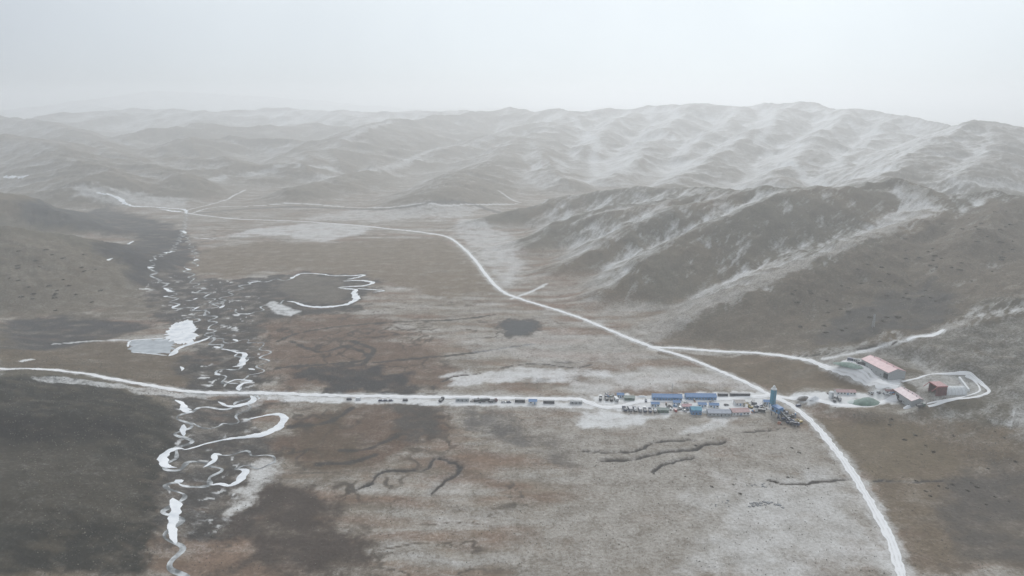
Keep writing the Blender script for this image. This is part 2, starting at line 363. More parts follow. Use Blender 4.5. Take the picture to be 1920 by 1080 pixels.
# brown meadows on the right of the road
lay(zone([(1240,660),(1400,668),(1480,674),(1600,705),(1640,722),(1560,730),(1470,738),(1430,722),(1330,684)], 5, 7), BROWN * .95, .06)
lay(zone([(1500,775),(1600,772),(1760,775),(1950,800),(1990,1080),(1740,1080),(1660,956),(1600,870)], 9, 14), BROWN * 1.0, .13)
lay(zone([(1570,800),(1680,790),(1800,830),(1800,880),(1660,890),(1600,860)], 12, 18), TAN, .05)
lay(zone([(1760,900),(1950,860),(1990,960),(1990,1080),(1800,1080)], 16, 22), DARK * 1.6, .08, .7)
# brown face of the near ridge and its dark hollow
lay(zone([(1230,645),(1330,600),(1480,520),(1620,465),(1760,410),(1860,372),(1960,372),(1960,540),(1840,570),(1760,620),(1600,648),(1480,662),(1330,655)], 10, 14), A(.150, .122, .090), .11)
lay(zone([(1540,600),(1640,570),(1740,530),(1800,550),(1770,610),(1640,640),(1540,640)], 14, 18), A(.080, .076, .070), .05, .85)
lay(zone([(1110,655),(1230,590),(1400,525),(1540,475),(1680,415),(1720,400),(1700,422),(1600,462),(1480,512),(1330,585),(1230,640)], 7, 12, 26), GREY * .85, .36)
lay(zone([(1560,658),(1700,632),(1860,600),(1960,580),(1960,760),(1860,770),(1760,700),(1640,660)], 9, 12), OLIVE * .88, .26)
# pale camp snow
lay(zone([(1080,768),(1120,772),(1180,778),(1250,774),(1250,782),(1200,796),(1130,802),(1085,797)], 5, 7, 26), None, .74)
lay(zone([(1330,780),(1372,776),(1366,794),(1300,812),(1260,815),(1310,798)], 4, 5, 20), None, .62)
lay(zone([(1110,742),(1210,742),(1420,734),(1440,742),(1440,765),(1400,775),(1240,772),(1160,768),(1110,756)], 3, 5, 14), None, .95)
lay(zone([(1480,742),(1560,735),(1620,738),(1690,738),(1700,752),(1620,764),(1560,762),(1500,755)], 3, 4, 14), None, .95)
lay(zone([(1570,682),(1610,672),(1660,695),(1690,712),(1690,735),(1640,735),(1650,715),(1600,698)], 3, 4, 14), None, .95)
lay(zone([(1700,712),(1760,702),(1820,702),(1850,730),(1835,745),(1760,758),(1735,752),(1740,740)], 3, 4, 14), None, .45)
lay(zone([(485,741),(700,746),(850,749),(1110,756),(1120,766),(850,760),(640,755),(490,750)], 2.2, 3, 14), None, .85)
lay(zone([(60,706),(240,722),(330,735),(420,741),(330,745),(220,729),(60,712)], 2, 3, 14), None, .55)
lay(zone([(498,569),(512,564),(540,575),(563,584),(545,593),(515,588)], 3, 3, 12), None, .72)
lay(zone([(430,960),(440,925),(470,905),(465,870),(490,862),(525,866),(530,885),(490,915),(470,950)], 5, 6, 16), GREY, .58)
lay(zone([(440,780),(480,742),(500,745),(490,760)], 3, 4, 12), None, .45)
# far snow-streaked range: bright couloirs
for pts, hw in (([(1448,212),(1440,240),(1418,268),(1440,280),(1475,300),(1525,342)], 5), ([(1075,222),(1100,250),(1118,270),(1112,300),(1120,330)], 5), ([(1170,325),(1185,300),(1230,310),(1290,315)], 4), ([(1040,300),(1056,308),(1050,320)], 3), ([(1800,340),(1850,345),(1920,350)], 6), ([(1560,290),(1580,285),(1640,280)], 3), ([(760,300),(800,285),(880,270),(960,252)], 4), ([(600,330),(700,318),(790,300)], 4), ([(650,262),(700,238),(730,228)], 4)):
    lay(line(pts, hw, 34, 7, 22), None, .75, sw=.5)
lay(line([(380,399),(470,391),(600,389),(760,388),(900,387),(1000,388)], 5, 8, 15, 6), DARK * 2, .1, .7, .8)
# tracks worn and drifted into the ground
for pts, hw in (([(360,400),(400,389),(480,386),(600,384),(800,382),(970,382)], 2.0), ([(935,358),(950,368),(975,380)], 2), ([(350,394),(430,372),(460,356)], 1.5), ([(960,560),(1000,545),(1025,532)], 1.6),
                ([(100,645),(170,640),(240,637)], 1.0), ([(1700,638),(1740,630),(1765,622)], 2.0), ([(1545,672),(1590,664),(1640,653),(1700,640)], 1.6), ([(40,678),(60,674)], 1.4)):
    lay(line(pts, hw, 2.5, 11, 2.4), None, .72)
gn = fbm(Xg, Yg, 12, 3, 333) * 1.5
lay(zone([(925,606),(965,598),(1012,600),(1020,612),(995,630),(955,634)], 5, 7, 14), DARK * 1.5, .1)
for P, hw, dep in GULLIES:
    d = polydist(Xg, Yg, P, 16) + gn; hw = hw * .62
    lay(1 - sstep(hw * .5, hw * 1.5, d), PEAT_AND_SHADE, .0)  # dark peat soil, also painted in for the shade inside the gullies
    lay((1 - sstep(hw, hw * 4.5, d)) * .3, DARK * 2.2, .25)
for pts, hw in ((MAIN, 3.6), (CROSS, 4.2), (BRANCH, 3.0)):
    lay(line(pts, hw, 5, 13, 5), None, .62, sw=.7)
# slivers of ice and drift in the braided flats
sl = ridged(Xg + fbm(Xg, Yg, 30, 2, 401) * 14, Yg * 1.3, 26, 3, 405)
fl = np.maximum(zone([(250,545),(330,515),(440,525),(480,560),(470,620),(490,650),(490,738),(380,742),(370,690),(410,640),(300,600)], 8, 10, 20), zone([(320,742),(480,745),(470,800),(450,860),(470,920),(420,1000),(290,1000),(300,900),(320,800)], 6, 8, 20))
lay(fl * sstep(.74, .82, sl) * sstep(-.1, .25, fbm(Xg, Yg, 45, 3, 411)), None, .85)
lay(fl * sstep(.1, .4, fbm(Xg, Yg, 22, 3, 417)), GREY * .8, .30, .6, .6)
snow = np.clip(snow, 0, 1)

def grid_mesh(name, X, Y, Z):
    nr, nc = X.shape; me = bpy.data.meshes.new(name)
    co = np.stack([X, Y, Z], -1).reshape(-1, 3).astype(np.float32)
    me.vertices.add(nr * nc); me.vertices.foreach_set('co', co.ravel())
    i = np.arange((nr - 1) * nc).reshape(nr - 1, nc)[:, :-1].ravel()
    f = np.stack([i, i + 1, i + 1 + nc, i + nc], -1).astype(np.int32)
    me.loops.add(f.size); me.loops.foreach_set('vertex_index', f.ravel())
    me.polygons.add(len(f)); me.polygons.foreach_set('loop_start', np.arange(0, f.size, 4, dtype=np.int32))
    me.polygons.foreach_set('use_smooth', np.ones(len(f), bool))
    me.update(calc_edges=True); return me
gm = grid_mesh('ground', Xg, Yg, Zg)
ca_ = gm.attributes.new('cover', 'FLOAT_COLOR', 'POINT')
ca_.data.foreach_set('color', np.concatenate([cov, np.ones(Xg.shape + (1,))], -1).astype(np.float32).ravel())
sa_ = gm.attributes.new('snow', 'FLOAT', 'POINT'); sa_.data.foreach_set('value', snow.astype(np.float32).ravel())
ground = bpy.data.objects.new('ground', gm); COL.objects.link(ground)
ground['kind'] = 'structure'; ground['label'] = 'snow-dusted brown valley floor and bare hills'

# ------------------------------------------------------------------ materials
def new_mat(name):
    m = bpy.data.materials.new(name); m.use_nodes = True; t = m.node_tree
    return m, t, t.nodes['Principled BSDF']
def L(t, a, b): t.links.new(a, b)
def ground_material():
    m, t, p = new_mat('ground_cover'); p.inputs['Roughness'].default_value = .95; p.inputs['Specular IOR Level'].default_value = .1
    tcn = N(t, 'ShaderNodeTexCoord'); ac = N(t, 'ShaderNodeAttribute', attribute_name='cover'); asn = N(t, 'ShaderNodeAttribute', attribute_name='snow')
    def noise(scale, det, rough=.6):
        n = N(t, 'ShaderNodeTexNoise'); n.inputs['Scale'].default_value = scale; n.inputs['Detail'].default_value = det; n.inputs['Roughness'].default_value = rough
        L(t, tcn.outputs['Object'], n.inputs['Vector']); return n
    n1 = noise(.40, 4, .66); n2 = noise(.07, 6, .68); n3 = noise(1.1, 3, .6)
    # tussock mottling of the cover
    a = N(t, 'ShaderNodeMapRange'); a.inputs['From Min'].default_value = .3; a.inputs['From Max'].default_value = .7; a.inputs['To Min'].default_value = .80; a.inputs['To Max'].default_value = 1.20
    L(t, n1.outputs['Fac'], a.inputs['Value'])
    b = N(t, 'ShaderNodeMapRange'); b.inputs['From Min'].default_value = .3; b.inputs['From Max'].default_value = .7; b.inputs['To Min'].default_value = .8; b.inputs['To Max'].default_value = 1.2
    L(t, n2.outputs['Fac'], b.inputs['Value'])
    ab = N(t, 'ShaderNodeMath', operation='MULTIPLY'); L(t, a.outputs[0], ab.inputs[0]); L(t, b.outputs[0], ab.inputs[1])
    sc = N(t, 'ShaderNodeVectorMath', operation='SCALE'); L(t, ac.outputs['Color'], sc.inputs[0]); L(t, ab.outputs[0], sc.inputs['Scale'])
    # snow lies in patches between the tussocks
    w1 = N(t, 'ShaderNodeMath', operation='MULTIPLY_ADD'); w1.inputs[1].default_value = .45; L(t, n1.outputs['Fac'], w1.inputs[0])
    w2 = N(t, 'ShaderNodeMath', operation='MULTIPLY_ADD'); w2.inputs[1].default_value = .40; L(t, n2.outputs['Fac'], w2.inputs[0])
    w3 = N(t, 'ShaderNodeMath', operation='MULTIPLY_ADD'); w3.inputs[1].default_value = .4; L(t, n3.outputs['Fac'], w3.inputs[0])
    w1.inputs[2].default_value = -.62; L(t, w1.outputs[0], w2.inputs[2]); L(t, w2.outputs[0], w3.inputs[2])
    s = N(t, 'ShaderNodeMath', operation='ADD'); L(t, w3.outputs[0], s.inputs[0]); L(t, asn.outputs['Fac'], s.inputs[1])
    sm = N(t, 'ShaderNodeMapRange'); sm.interpolation_type = 'SMOOTHSTEP'; sm.inputs['From Min'].default_value = .12; sm.inputs['From Max'].default_value = .92
    L(t, s.outputs[0], sm.inputs['Value'])
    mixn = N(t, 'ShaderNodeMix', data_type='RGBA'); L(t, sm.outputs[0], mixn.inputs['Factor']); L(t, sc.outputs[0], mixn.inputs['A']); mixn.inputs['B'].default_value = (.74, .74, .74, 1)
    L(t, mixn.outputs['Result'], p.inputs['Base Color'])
    bp = N(t, 'ShaderNodeBump'); bp.inputs['Strength'].default_value = .6; bp.inputs['Distance'].default_value = 1.2; L(t, n1.outputs['Fac'], bp.inputs['Height']); L(t, bp.outputs['Normal'], p.inputs['Normal'])
    return m
gm.materials.append(ground_material())

MATS = {}
def mat(name, col, rough=.7, var=.25, scale=.8, metal=0.0, dust=0.0):
    """plain painted or natural surface with blotchy wear; dust = snow lying on upward faces"""
    if name in MATS: return MATS[name]
    m, t, p = new_mat(name); p.inputs['Roughness'].default_value = rough; p.inputs['Metallic'].default_value = metal
    tcn = N(t, 'ShaderNodeTexCoord'); n = N(t, 'ShaderNodeTexNoise'); n.inputs['Scale'].default_value = scale; n.inputs['Detail'].default_value = 4; L(t, tcn.outputs['Object'], n.inputs['Vector'])
    mr = N(t, 'ShaderNodeMapRange'); mr.inputs['From Min'].default_value = .3; mr.inputs['From Max'].default_value = .7; mr.inputs['To Min'].default_value = 1 - var; mr.inputs['To Max'].default_value = 1 + var; L(t, n.outputs['Fac'], mr.inputs['Value'])
    sc = N(t, 'ShaderNodeVectorMath', operation='SCALE'); sc.inputs[0].default_value = col; L(t, mr.outputs[0], sc.inputs['Scale'])
    out = sc.outputs[0]
    if dust:
        ge = N(t, 'ShaderNodeNewGeometry'); sx = N(t, 'ShaderNodeSeparateXYZ'); L(t, ge.outputs['Normal'], sx.inputs[0])
        up = N(t, 'ShaderNodeMapRange'); up.inputs['From Min'].default_value = .55; up.inputs['From Max'].default_value = .9; up.inputs['To Max'].default_value = dust; L(t, sx.outputs['Z'], up.inputs['Value'])
        mu = N(t, 'ShaderNodeMath', operation='MULTIPLY'); L(t, up.outputs[0], mu.inputs[0]); L(t, mr.outputs[0], mu.inputs[1])
        mixn = N(t, 'ShaderNodeMix', data_type='RGBA'); L(t, mu.outputs[0], mixn.inputs['Factor']); L(t, out, mixn.inputs['A']); mixn.inputs['B'].default_value = (.74, .76, .78, 1); out = mixn.outputs['Result']
    L(t, out, p.inputs['Base Color']); MATS[name] = m; return m
def road_material():
    m, t, p = new_mat('snow_packed_road'); p.inputs['Roughness'].default_value = .8
    at = N(t, 'ShaderNodeAttribute', attribute_name='across'); tcn = N(t, 'ShaderNodeTexCoord')
    n = N(t, 'ShaderNodeTexNoise'); n.inputs['Scale'].default_value = .16; n.inputs['Detail'].default_value = 5; L(t, tcn.outputs['Object'], n.inputs['Vector'])
    ab = N(t, 'ShaderNodeMath', operation='ABSOLUTE'); L(t, at.outputs['Fac'], ab.inputs[0])
    d = N(t, 'ShaderNodeMath', operation='SUBTRACT'); d.inputs[1].default_value = .42; L(t, ab.outputs[0], d.inputs[0])
    d2 = N(t, 'ShaderNodeMath', operation='ABSOLUTE'); L(t, d.outputs[0], d2.inputs[0])
    tr = N(t, 'ShaderNodeMapRange'); tr.inputs['From Min'].default_value = .0; tr.inputs['From Max'].default_value = .24; tr.inputs['To Min'].default_value = .6; tr.inputs['To Max'].default_value = 0; L(t, d2.outputs[0], tr.inputs['Value'])
    nm = N(t, 'ShaderNodeMapRange'); nm.inputs['From Min'].default_value = .38; nm.inputs['From Max'].default_value = .66; L(t, n.outputs['Fac'], nm.inputs['Value'])
    f = N(t, 'ShaderNodeMath', operation='MULTIPLY', use_clamp=True); L(t, tr.outputs[0], f.inputs[0]); L(t, nm.outputs[0], f.inputs[1])
    mixn = N(t, 'ShaderNodeMix', data_type='RGBA'); L(t, f.outputs[0], mixn.inputs['Factor']); mixn.inputs['A'].default_value = (.84, .84, .85, 1); mixn.inputs['B'].default_value = (.40, .38, .36, 1)
    L(t, mixn.outputs['Result'], p.inputs['Base Color']); return m
ROADM = road_material()
def ice_material(name, c1, c2, rough):
    m, t, p = new_mat(name); p.inputs['Roughness'].default_value = rough
    tcn = N(t, 'ShaderNodeTexCoord'); n = N(t, 'ShaderNodeTexNoise'); n.inputs['Scale'].default_value = .11; n.inputs['Detail'].default_value = 5; L(t, tcn.outputs['Object'], n.inputs['Vector'])
    nm = N(t, 'ShaderNodeMapRange'); nm.inputs['From Min'].default_value = .42; nm.inputs['From Max'].default_value = .68; L(t, n.outputs['Fac'], nm.inputs['Value'])
    mixn = N(t, 'ShaderNodeMix', data_type='RGBA'); L(t, nm.outputs[0], mixn.inputs['Factor']); mixn.inputs['A'].default_value = c1; mixn.inputs['B'].default_value = c2
    L(t, mixn.outputs['Result'], p.inputs['Base Color']); return m
ICEM = ice_material('snowed_ice', (.90, .91, .93, 1), (.66, .69, .73, 1), .6)
GLAZE = ice_material('grey_glaze_ice', (.34, .37, .40, 1), (.52, .55, .58, 1), .35)
PONDM = ice_material('dark_pond_ice', (.040, .044, .046, 1), (.06, .062, .064, 1), .9)

# ------------------------------------------------------------------ draped strips: roads, ice
def strip(name, pts, widths, material, label, off=.22, step=1.8, rag=.0, kind='structure', nx=6, smooth=True):
    P = hits(pts)[:, :2]
    if np.isscalar(widths): widths = [widths] * len(pts)
    W = np.asarray(widths, float)[:len(P)]
    Q = catmull(np.column_stack([P, W]), 14)
    seg = np.r_[0, np.cumsum(np.hypot(*np.diff(Q[:, :2], axis=0).T))]
    n = max(4, int(seg[-1] / step)); s = np.linspace(0, seg[-1], n)
    Q = np.column_stack([np.interp(s, seg, Q[:, i]) for i in range(3)])
    if name == 'river_ice': Q[:, 2] *= .12 + .88 * np.sqrt(np.clip(np.minimum(s, seg[-1] - s) / min(7.0, seg[-1] * .4), 0, 1))
    tg = np.gradient(Q[:, :2], axis=0); tg /= np.linalg.norm(tg, axis=1, keepdims=True) + 1e-9
    nn = np.column_stack([-tg[:, 1], tg[:, 0]])
    a = np.linspace(-1, 1, nx + 1)
    wl = Q[:, 2] / 2 * (1 + rag * pn(s / 5.0, s * 0 + .5, 5) * 1.6); wr = Q[:, 2] / 2 * (1 + rag * pn(s / 5.0, s * 0 + 7.5, 8) * 1.6)
    X = np.stack([Q[:, 0] + nn[:, 0] * np.where(k < 0, wl, wr) * k for k in a], 1); Y = np.stack([Q[:, 1] + nn[:, 1] * np.where(k < 0, wl, wr) * k for k in a], 1)
    Z = height(X, Y) + off * (1 - np.abs(a)[None, :] ** 4 * .55)
    me = grid_mesh(name, X, Y, Z); at = me.attributes.new('across', 'FLOAT', 'POINT'); at.data.foreach_set('value', np.tile(a, len(Q)).astype(np.float32))
    me.materials.append(material); o = bpy.data.objects.new(name, me); COL.objects.link(o)
    o['kind'] = kind; o['label'] = label; return o
def blob(name, pts, material, label, off=.2, rag=1.2):
    P = hits(pts)[:, :2]; C = catmull(np.vstack([P, P[:1]]), 14)[:-1]; c = C.mean(0)
    C = C + (C - c) / (np.linalg.norm(C - c, axis=1, keepdims=True) + 1e-9) * ((pn(C[:, 0] / 6, C[:, 1] / 6, 31) + .7 * pn(C[:, 0] / 2.3, C[:, 1] / 2.3, 33))[:, None] * rag)
    ks = np.linspace(1, 0.02, 8)
    X = np.stack([np.r_[c[0] + (C[:, 0] - c[0]) * k, c[0] + (C[0, 0] - c[0]) * k] for k in ks]); Y = np.stack([np.r_[c[1] + (C[:, 1] - c[1]) * k, c[1] + (C[0, 1] - c[1]) * k] for k in ks])
    Z = height(X, Y) + off
    me = grid_mesh(name, X, Y, Z); me.materials.append(material); o = bpy.data.objects.new(name, me); COL.objects.link(o)
    if sum(p.normal.z * p.area for p in me.polygons) < 0: me.flip_normals()
    o['kind'] = 'structure'; o['label'] = label; return o

strip('valley_road', MAIN, [5.6]*12 + [5.4]*6 + [5.2]*4 + [4.6,4.2,3.8,3.6,3.4,3.2], ROADM, 'long white snow-packed road curving up the valley', off=.40, rag=.26)
strip('cross_road', CROSS, 6.4, ROADM, 'straight white snow-packed road crossing the valley from the left edge', off=.34, rag=.3)
strip('site_road', [(1440,741),(1500,746),(1560,757),(1610,761),(1660,752),(1690,742)], 6.0, ROADM, 'white road from the junction to the tunnel site', off=.28, rag=.18)
strip('branch_road', BRANCH, [5.2,5.2,5.2,5.2,5.6,6,7,9,12], ROADM, 'white branch road curving along the foot of the brown ridge', off=.34, rag=.26)
strip('loop_road', [(1690,716),(1730,706),(1770,701),(1808,700),(1826,708),(1850,728),(1850,738),(1810,747),(1740,762)], 2.6, ROADM, 'white looping track around the tunnel cutting', off=.32, rag=.2)
strip('loop_road', [(1810,705),(1826,714),(1836,726),(1832,736),(1790,747),(1738,757)], 1.5, ROADM, 'inner white bench track around the tunnel cutting', off=.3, rag=.2)
strip('shed_track', [(1592,676),(1612,684),(1630,694),(1648,708)], 3.0, ROADM, 'short white track along the big pink-roofed shed', off=.26, rag=.2)
strip('hill_track', [(1700,638),(1735,631),(1755,627),(1768,618)], [2.5,5,6,4], ROADM, 'short white snow-filled track above the site', off=.3, rag=.3)

def zl(pts, x0, y0, k): return [(x0 + x * k, y0 + y * k) for x, y in pts]
ICE = [
 ([(460,788),(490,781),(516,777),(533,783),(526,798),(503,811),(470,818),(437,822),(398,829),(358,841),(342,844)], [1.5,2.5,4,6,7,7,6,3.5,2,1.5,1.5], 'white frozen river hook with the longest tail below the road'),
 ([(346,842),(329,841),(312,849),(304,862),(312,874),(332,877)], [2,3.5,5.5,6.5,5.5,2], 'white C-shaped bend of frozen river beside the dark knoll'),
 ([(380,877),(394,870),(404,861),(401,852),(417,854)], [1,3,5,4,3], 'small white frozen oxbow right of the C-shaped bend'),
 ([(393,910),(411,908),(431,911),(447,903),(457,892),(460,882),(447,880)], [2,3,4,5,6,5,3], 'white frozen bend nearest the bottom of the picture, open to the left'),
 ([(324,934),(327,946),(328,960),(322,985),(330,1020)], [4,7,7,5,5], 'white frozen reach running out at the bottom edge'),
 ([(409,753),(424,761),(441,762),(464,757),(475,750),(470,742)], [2,4,5,6,6,4], 'white frozen half loop just below the cross road'),
 ([(329,750),(342,758),(348,771),(361,771)], [4,5,8,6], 'ragged white ice below the road at the dark knoll corner'),
 ([(345,796),(342,808),(345,818)], [3,5,3], 'short upright white ice sliver left of the frozen hook'),
 ([(418,654),(444,661),(459,664),(455,676),(454,684),(436,688)], [2,3,5,6,5,2], 'white angular frozen bend above the cross road'),
 ([(424,719),(444,712),(470,715),(454,720),(447,727),(449,733)], [2,2.5,3,3,4,4], 'white frozen zigzag touching the cross road'),
 ([(338,687),(342,692),(340,696)], [2,3,2], 'tiny white ice crescent above the road'),
 ([(538,565),(553,567),(570,573),(602,576),(632,574),(655,569),(668,560),(664,549),(667,543),(637,541)], [2,4,5.5,6.5,6.5,7.5,8.5,8,5,3], 'large white frozen loop in the middle of the flats'),
 ([(633,540),(649,538),(681,536),(699,530),(678,526),(643,527)], [3,4,5,6,5,3], 'white frozen switchback at the end of the large loop'),
 ([(700,548),(720,545),(670,541)], [2,3,3], 'thin white ice tongue right of the large loop'),
 ([(545,523),(567,513),(602,514),(623,517),(655,517),(683,516),(667,521),(650,524)], [6,4,3,3,4,5,4,3], 'long thin white ice along the far side of the large loop'),
 ([(465,531),(477,529),(489,527)], [3,5,3], 'small white ice streak left of the large loop'),
 ([(180,361),(220,370),(232,380),(247,386),(280,388),(312,390),(345,393),(350,401)], [5,9,13,7,4,7,9,4], 'distant white braided river below the far hills'),
 ([(300,392),(325,396),(343,398)], [3,10,6], 'distant white gravel bar beside the road end'),
 ([(7,331),(27,332),(50,329),(72,324)], [10,16,10,4], 'far white ice patch at the left edge'),
 ([(308,540),(318,546),(328,546)], [5,7,4], 'white ice fleck on the dark flats'), ([(306,556),(316,556)], [4,5], 'white ice fleck on the dark flats'),
 ([(322,578),(330,574),(338,570)], [4,6,2], 'white ice fleck on the dark flats'), ([(362,562),(371,559)], [3,4], 'white ice fleck on the dark flats'),
 ([(364,580),(374,575)], [3,4], 'white ice fleck on the dark flats'), ([(410,578),(416,576),(421,572)], [3,5,3], 'white ice fleck on the dark flats'),
 ([(463,589),(471,588)], [4,3], 'white ice fleck on the dark flats'), ([(337,433),(344,434),(348,438)], [5,7,5], 'white ice fleck on the dark flats'),
 ([(363,446),(380,447),(395,448)], [3,3,5], 'white ice fleck on the dark flats'), ([(240,458),(250,452)], [6,4], 'white ice fleck on the dark flats'),
 ([(363,489),(372,486)], [3,6], 'white ice fleck on the dark flats'), ([(349,503),(355,507)], [5,5], 'white ice fleck on the dark flats'),
 ([(276,502),(290,502)], [4,3], 'white ice fleck on the dark flats'), ([(310,475),(322,471)], [4,4], 'white ice fleck on the dark flats'),
 ([(401,650),(413,653)], [4,3], 'white ice fleck on the dark flats'), ([(466,691),(478,694)], [4,3], 'white ice fleck on the dark flats'),
 ([(403,700),(412,704)], [4,4], 'white ice fleck on the dark flats'), ([(388,618),(397,619)], [3,2], 'white ice fleck on the dark flats'),
 ([(437,636),(446,640)], [4,3], 'white ice fleck on the dark flats'), ([(330,900),(341,905)], [6,5], 'white ice fleck on the dark flats'),
 ([(376,542),(384,540)], [2,3], 'white ice fleck on the dark flats'), ([(200,488),(212,484)], [3,2], 'white ice fleck on the dark flats'),
]
for pts, w, lab in ICE:
    o = strip('river_ice', pts, w, ICEM, lab, off=.26, step=2.0, rag=.55 if 'distant' in lab or 'far ' in lab else .36)
    if 'fleck' in lab: o['group'] = 'ice flecks on the river flats'
def meander(pts, amp, wl):
    P = hits(pts)[:, :2]; Q = catmull(P, 24); g = np.gradient(Q, axis=0); g /= np.linalg.norm(g, axis=1, keepdims=True) + 1e-9
    sL = np.r_[0, np.cumsum(np.hypot(*np.diff(Q, axis=0).T))]; o = amp * (np.sin(sL / wl * 6.283 + 1.5 * pn(sL / wl, sL * 0 + .3, 77)) + .6 * pn(sL / wl * 1.7, sL * 0 + 4.2, 79))
    return Q + np.column_stack([-g[:, 1], g[:, 0]]) * o[:, None]
def thread(pts, amp, wl, w, label):
    Q = meander(pts, amp, wl); tg = np.gradient(Q, axis=0); tg /= np.linalg.norm(tg, axis=1, keepdims=True) + 1e-9; nn = np.column_stack([-tg[:, 1], tg[:, 0]]); n = len(Q)
    ww = w * (1 + .75 * pn(np.arange(n) / 6.0, np.zeros(n) + .7, 91)); a = np.linspace(-1, 1, 5)
    X = np.stack([Q[:, 0] + nn[:, 0] * ww * k / 2 for k in a], 1); Y = np.stack([Q[:, 1] + nn[:, 1] * ww * k / 2 for k in a], 1)
    me = grid_mesh('river_ice', X, Y, height(X, Y) + .16); me.materials.append(THREADM); o = bpy.data.objects.new('river_ice', me); COL.objects.link(o); o['kind'] = 'structure'; o['label'] = label
THREADM = ice_material('patchy_stream_ice', (.10, .11, .115, 1), (.78, .80, .82, 1), .6)
thread([(350,401),(343,434),(318,473),(285,502),(320,545),(330,575),(368,579),(400,600),(395,640),(440,660),(455,684),(410,702),(447,728),(470,745),(430,762),(350,771),(344,808),(345,842),(312,860),(330,877),(400,866),(395,908),(330,905),(326,945),(325,1000),(335,1090)], 5, 30, 2.6, 'narrow meandering ice-streaked stream down the whole valley')
thread([(343,434),(369,486),(352,505),(375,542),(416,575),(470,588),(497,575),(538,565)], 6, 34, 2.2, 'narrow icy side stream leading to the large loop')
thread([(545,523),(489,528),(465,531),(420,560),(380,590),(350,612)], 6, 30, 2.2, 'narrow icy side stream from the large loop to the white pond')
thread([(385,625),(420,640),(470,640),(500,660),(480,700),(447,712)], 5, 28, 1.8, 'narrow icy side stream right of the white pond')
thread([(480,742),(440,790),(390,800),(345,796)], 4, 24, 1.6, 'narrow icy side stream crossing above the frozen hook')
thread([(440,880),(520,868),(470,850),(400,852)], 3, 24, 1.6, 'narrow icy side stream above the lowest bend')
blob('frozen_pond', zl([(130,150),(140,118),(235,112),(330,108),(390,112),(380,150),(345,190),(270,192),(150,183)], 200, 600, .3297), GLAZE, 'grey glazed ice sheet left of the white snow pond', .2, 5.0)
blob('frozen_pond', zl([(330,108),(345,60),(390,18),(470,2),(508,40),(505,100),(480,135),(400,130)], 200, 600, .3297), ICEM, 'bright white snow-covered pond beside the dark flats', .3, 6.0)
strip('river_ice', zl([(120,155),(135,120),(200,112),(330,104)], 200, 600, .3297), [2,3,2.5,4], ICEM, 'white rim along the far side of the grey ice sheet', off=.34, rag=.3)
strip('river_ice', zl([(150,184),(220,190),(290,197),(345,203)], 200, 600, .3297), [2,2,2,2], ICEM, 'white rim along the near side of the grey ice sheet', off=.34, rag=.3)
strip('river_ice', zl([(588,98),(540,118),(470,138),(410,162),(375,195),(350,206)], 200, 600, .3297), [2,5,6,6,6,4], ICEM, 'white ice arm curling below the snow pond', off=.36, rag=.3)
strip('river_ice', zl([(0,118),(60,112),(140,118)], 200, 600, .3297), [1,1.5,2], ICEM, 'thin white ice line leading to the grey ice sheet', off=.3, rag=.2)
blob('dark_pond', [(940,608),(965,602),(985,603),(1004,606),(1002,616),(990,624),(968,628),(948,621)], PONDM, 'dark ragged pond on the pale plain', .2, 6.0)
# ------------------------------------------------------------------ object builders
class MB:
    def __init__(s): s.v = []; s.f = []
    def add(s, v, f):
        b = len(s.v); s.v += v; s.f += [tuple(i + b for i in q) for q in f]; return s
    def box(s, x0, x1, y0, y1, z0, z1):
        return s.add([(x0,y0,z0),(x1,y0,z0),(x1,y1,z0),(x0,y1,z0),(x0,y0,z1),(x1,y0,z1),(x1,y1,z1),(x0,y1,z1)], [(3,2,1,0),(4,5,6,7),(0,1,5,4),(1,2,6,5),(2,3,7,6),(3,0,4,7)])
    def prof(s, pts, y0, y1):      # profile in x-z, extruded along y
        n = len(pts); v = [(x, y0, z) for x, z in pts] + [(x, y1, z) for x, z in pts]
        return s.add(v, [tuple(range(n)), tuple(range(2*n-1, n-1, -1))] + [(i, i+n, (i+1) % n + n, (i+1) % n) for i in range(n)])
    def lathe(s, prof, n=14, cx=0, cy=0, axis='z', cz=0):
        v = []; f = []; m = len(prof)
        for r, z in prof:
            for k in range(n):
                a = 2 * math.pi * k / n; c, d = r * math.cos(a), r * math.sin(a)
                v.append((cx + c, cy + d, cz + z) if axis == 'z' else ((cx + c, cy + z, cz + d) if axis == 'y' else (cx + z, cy + c, cz + d)))
        for i in range(m - 1):
            for k in range(n): f.append((i*n+k, i*n+(k+1) % n, (i+1)*n+(k+1) % n, (i+1)*n+k))
        f.append(tuple(range(n-1, -1, -1))); f.append(tuple(range((m-1)*n, m*n))); return s.add(v, f)
    def bar(s, a, b, w):
        a, b = Vector(a), Vector(b); d = (b - a).normalized(); u = d.cross(Vector((0,0,1)) if abs(d.z) < .95 else Vector((1,0,0))).normalized() * w / 2; t = d.cross(u).normalized() * w / 2
        v = [tuple(p + x + y) for p in (a, b) for x, y in ((u, t), (-u, t), (-u, -t), (u, -t))]
        return s.add(v, [(0,1,2,3),(7,6,5,4),(0,4,5,1),(1,5,6,2),(2,6,7,3),(3,7,4,0)])
    def build(s, name, m, parent=None, loc=None, smooth=False):
        me = bpy.data.meshes.new(name); me.from_pydata(s.v, [], s.f); me.materials.append(m)
        import bmesh
        bm = bmesh.new(); bm.from_mesh(me); bmesh.ops.recalc_face_normals(bm, faces=bm.faces); bm.to_mesh(me); bm.free()
        if smooth: me.polygons.foreach_set('use_smooth', [True] * len(me.polygons))
        o = bpy.data.objects.new(name, me); COL.objects.link(o); o.parent = parent
        if loc: o.location = loc
        return o
def tag(o, label, cat, group=None):
    o['label'] = label; o['category'] = cat
    if group: o['group'] = group
    return o
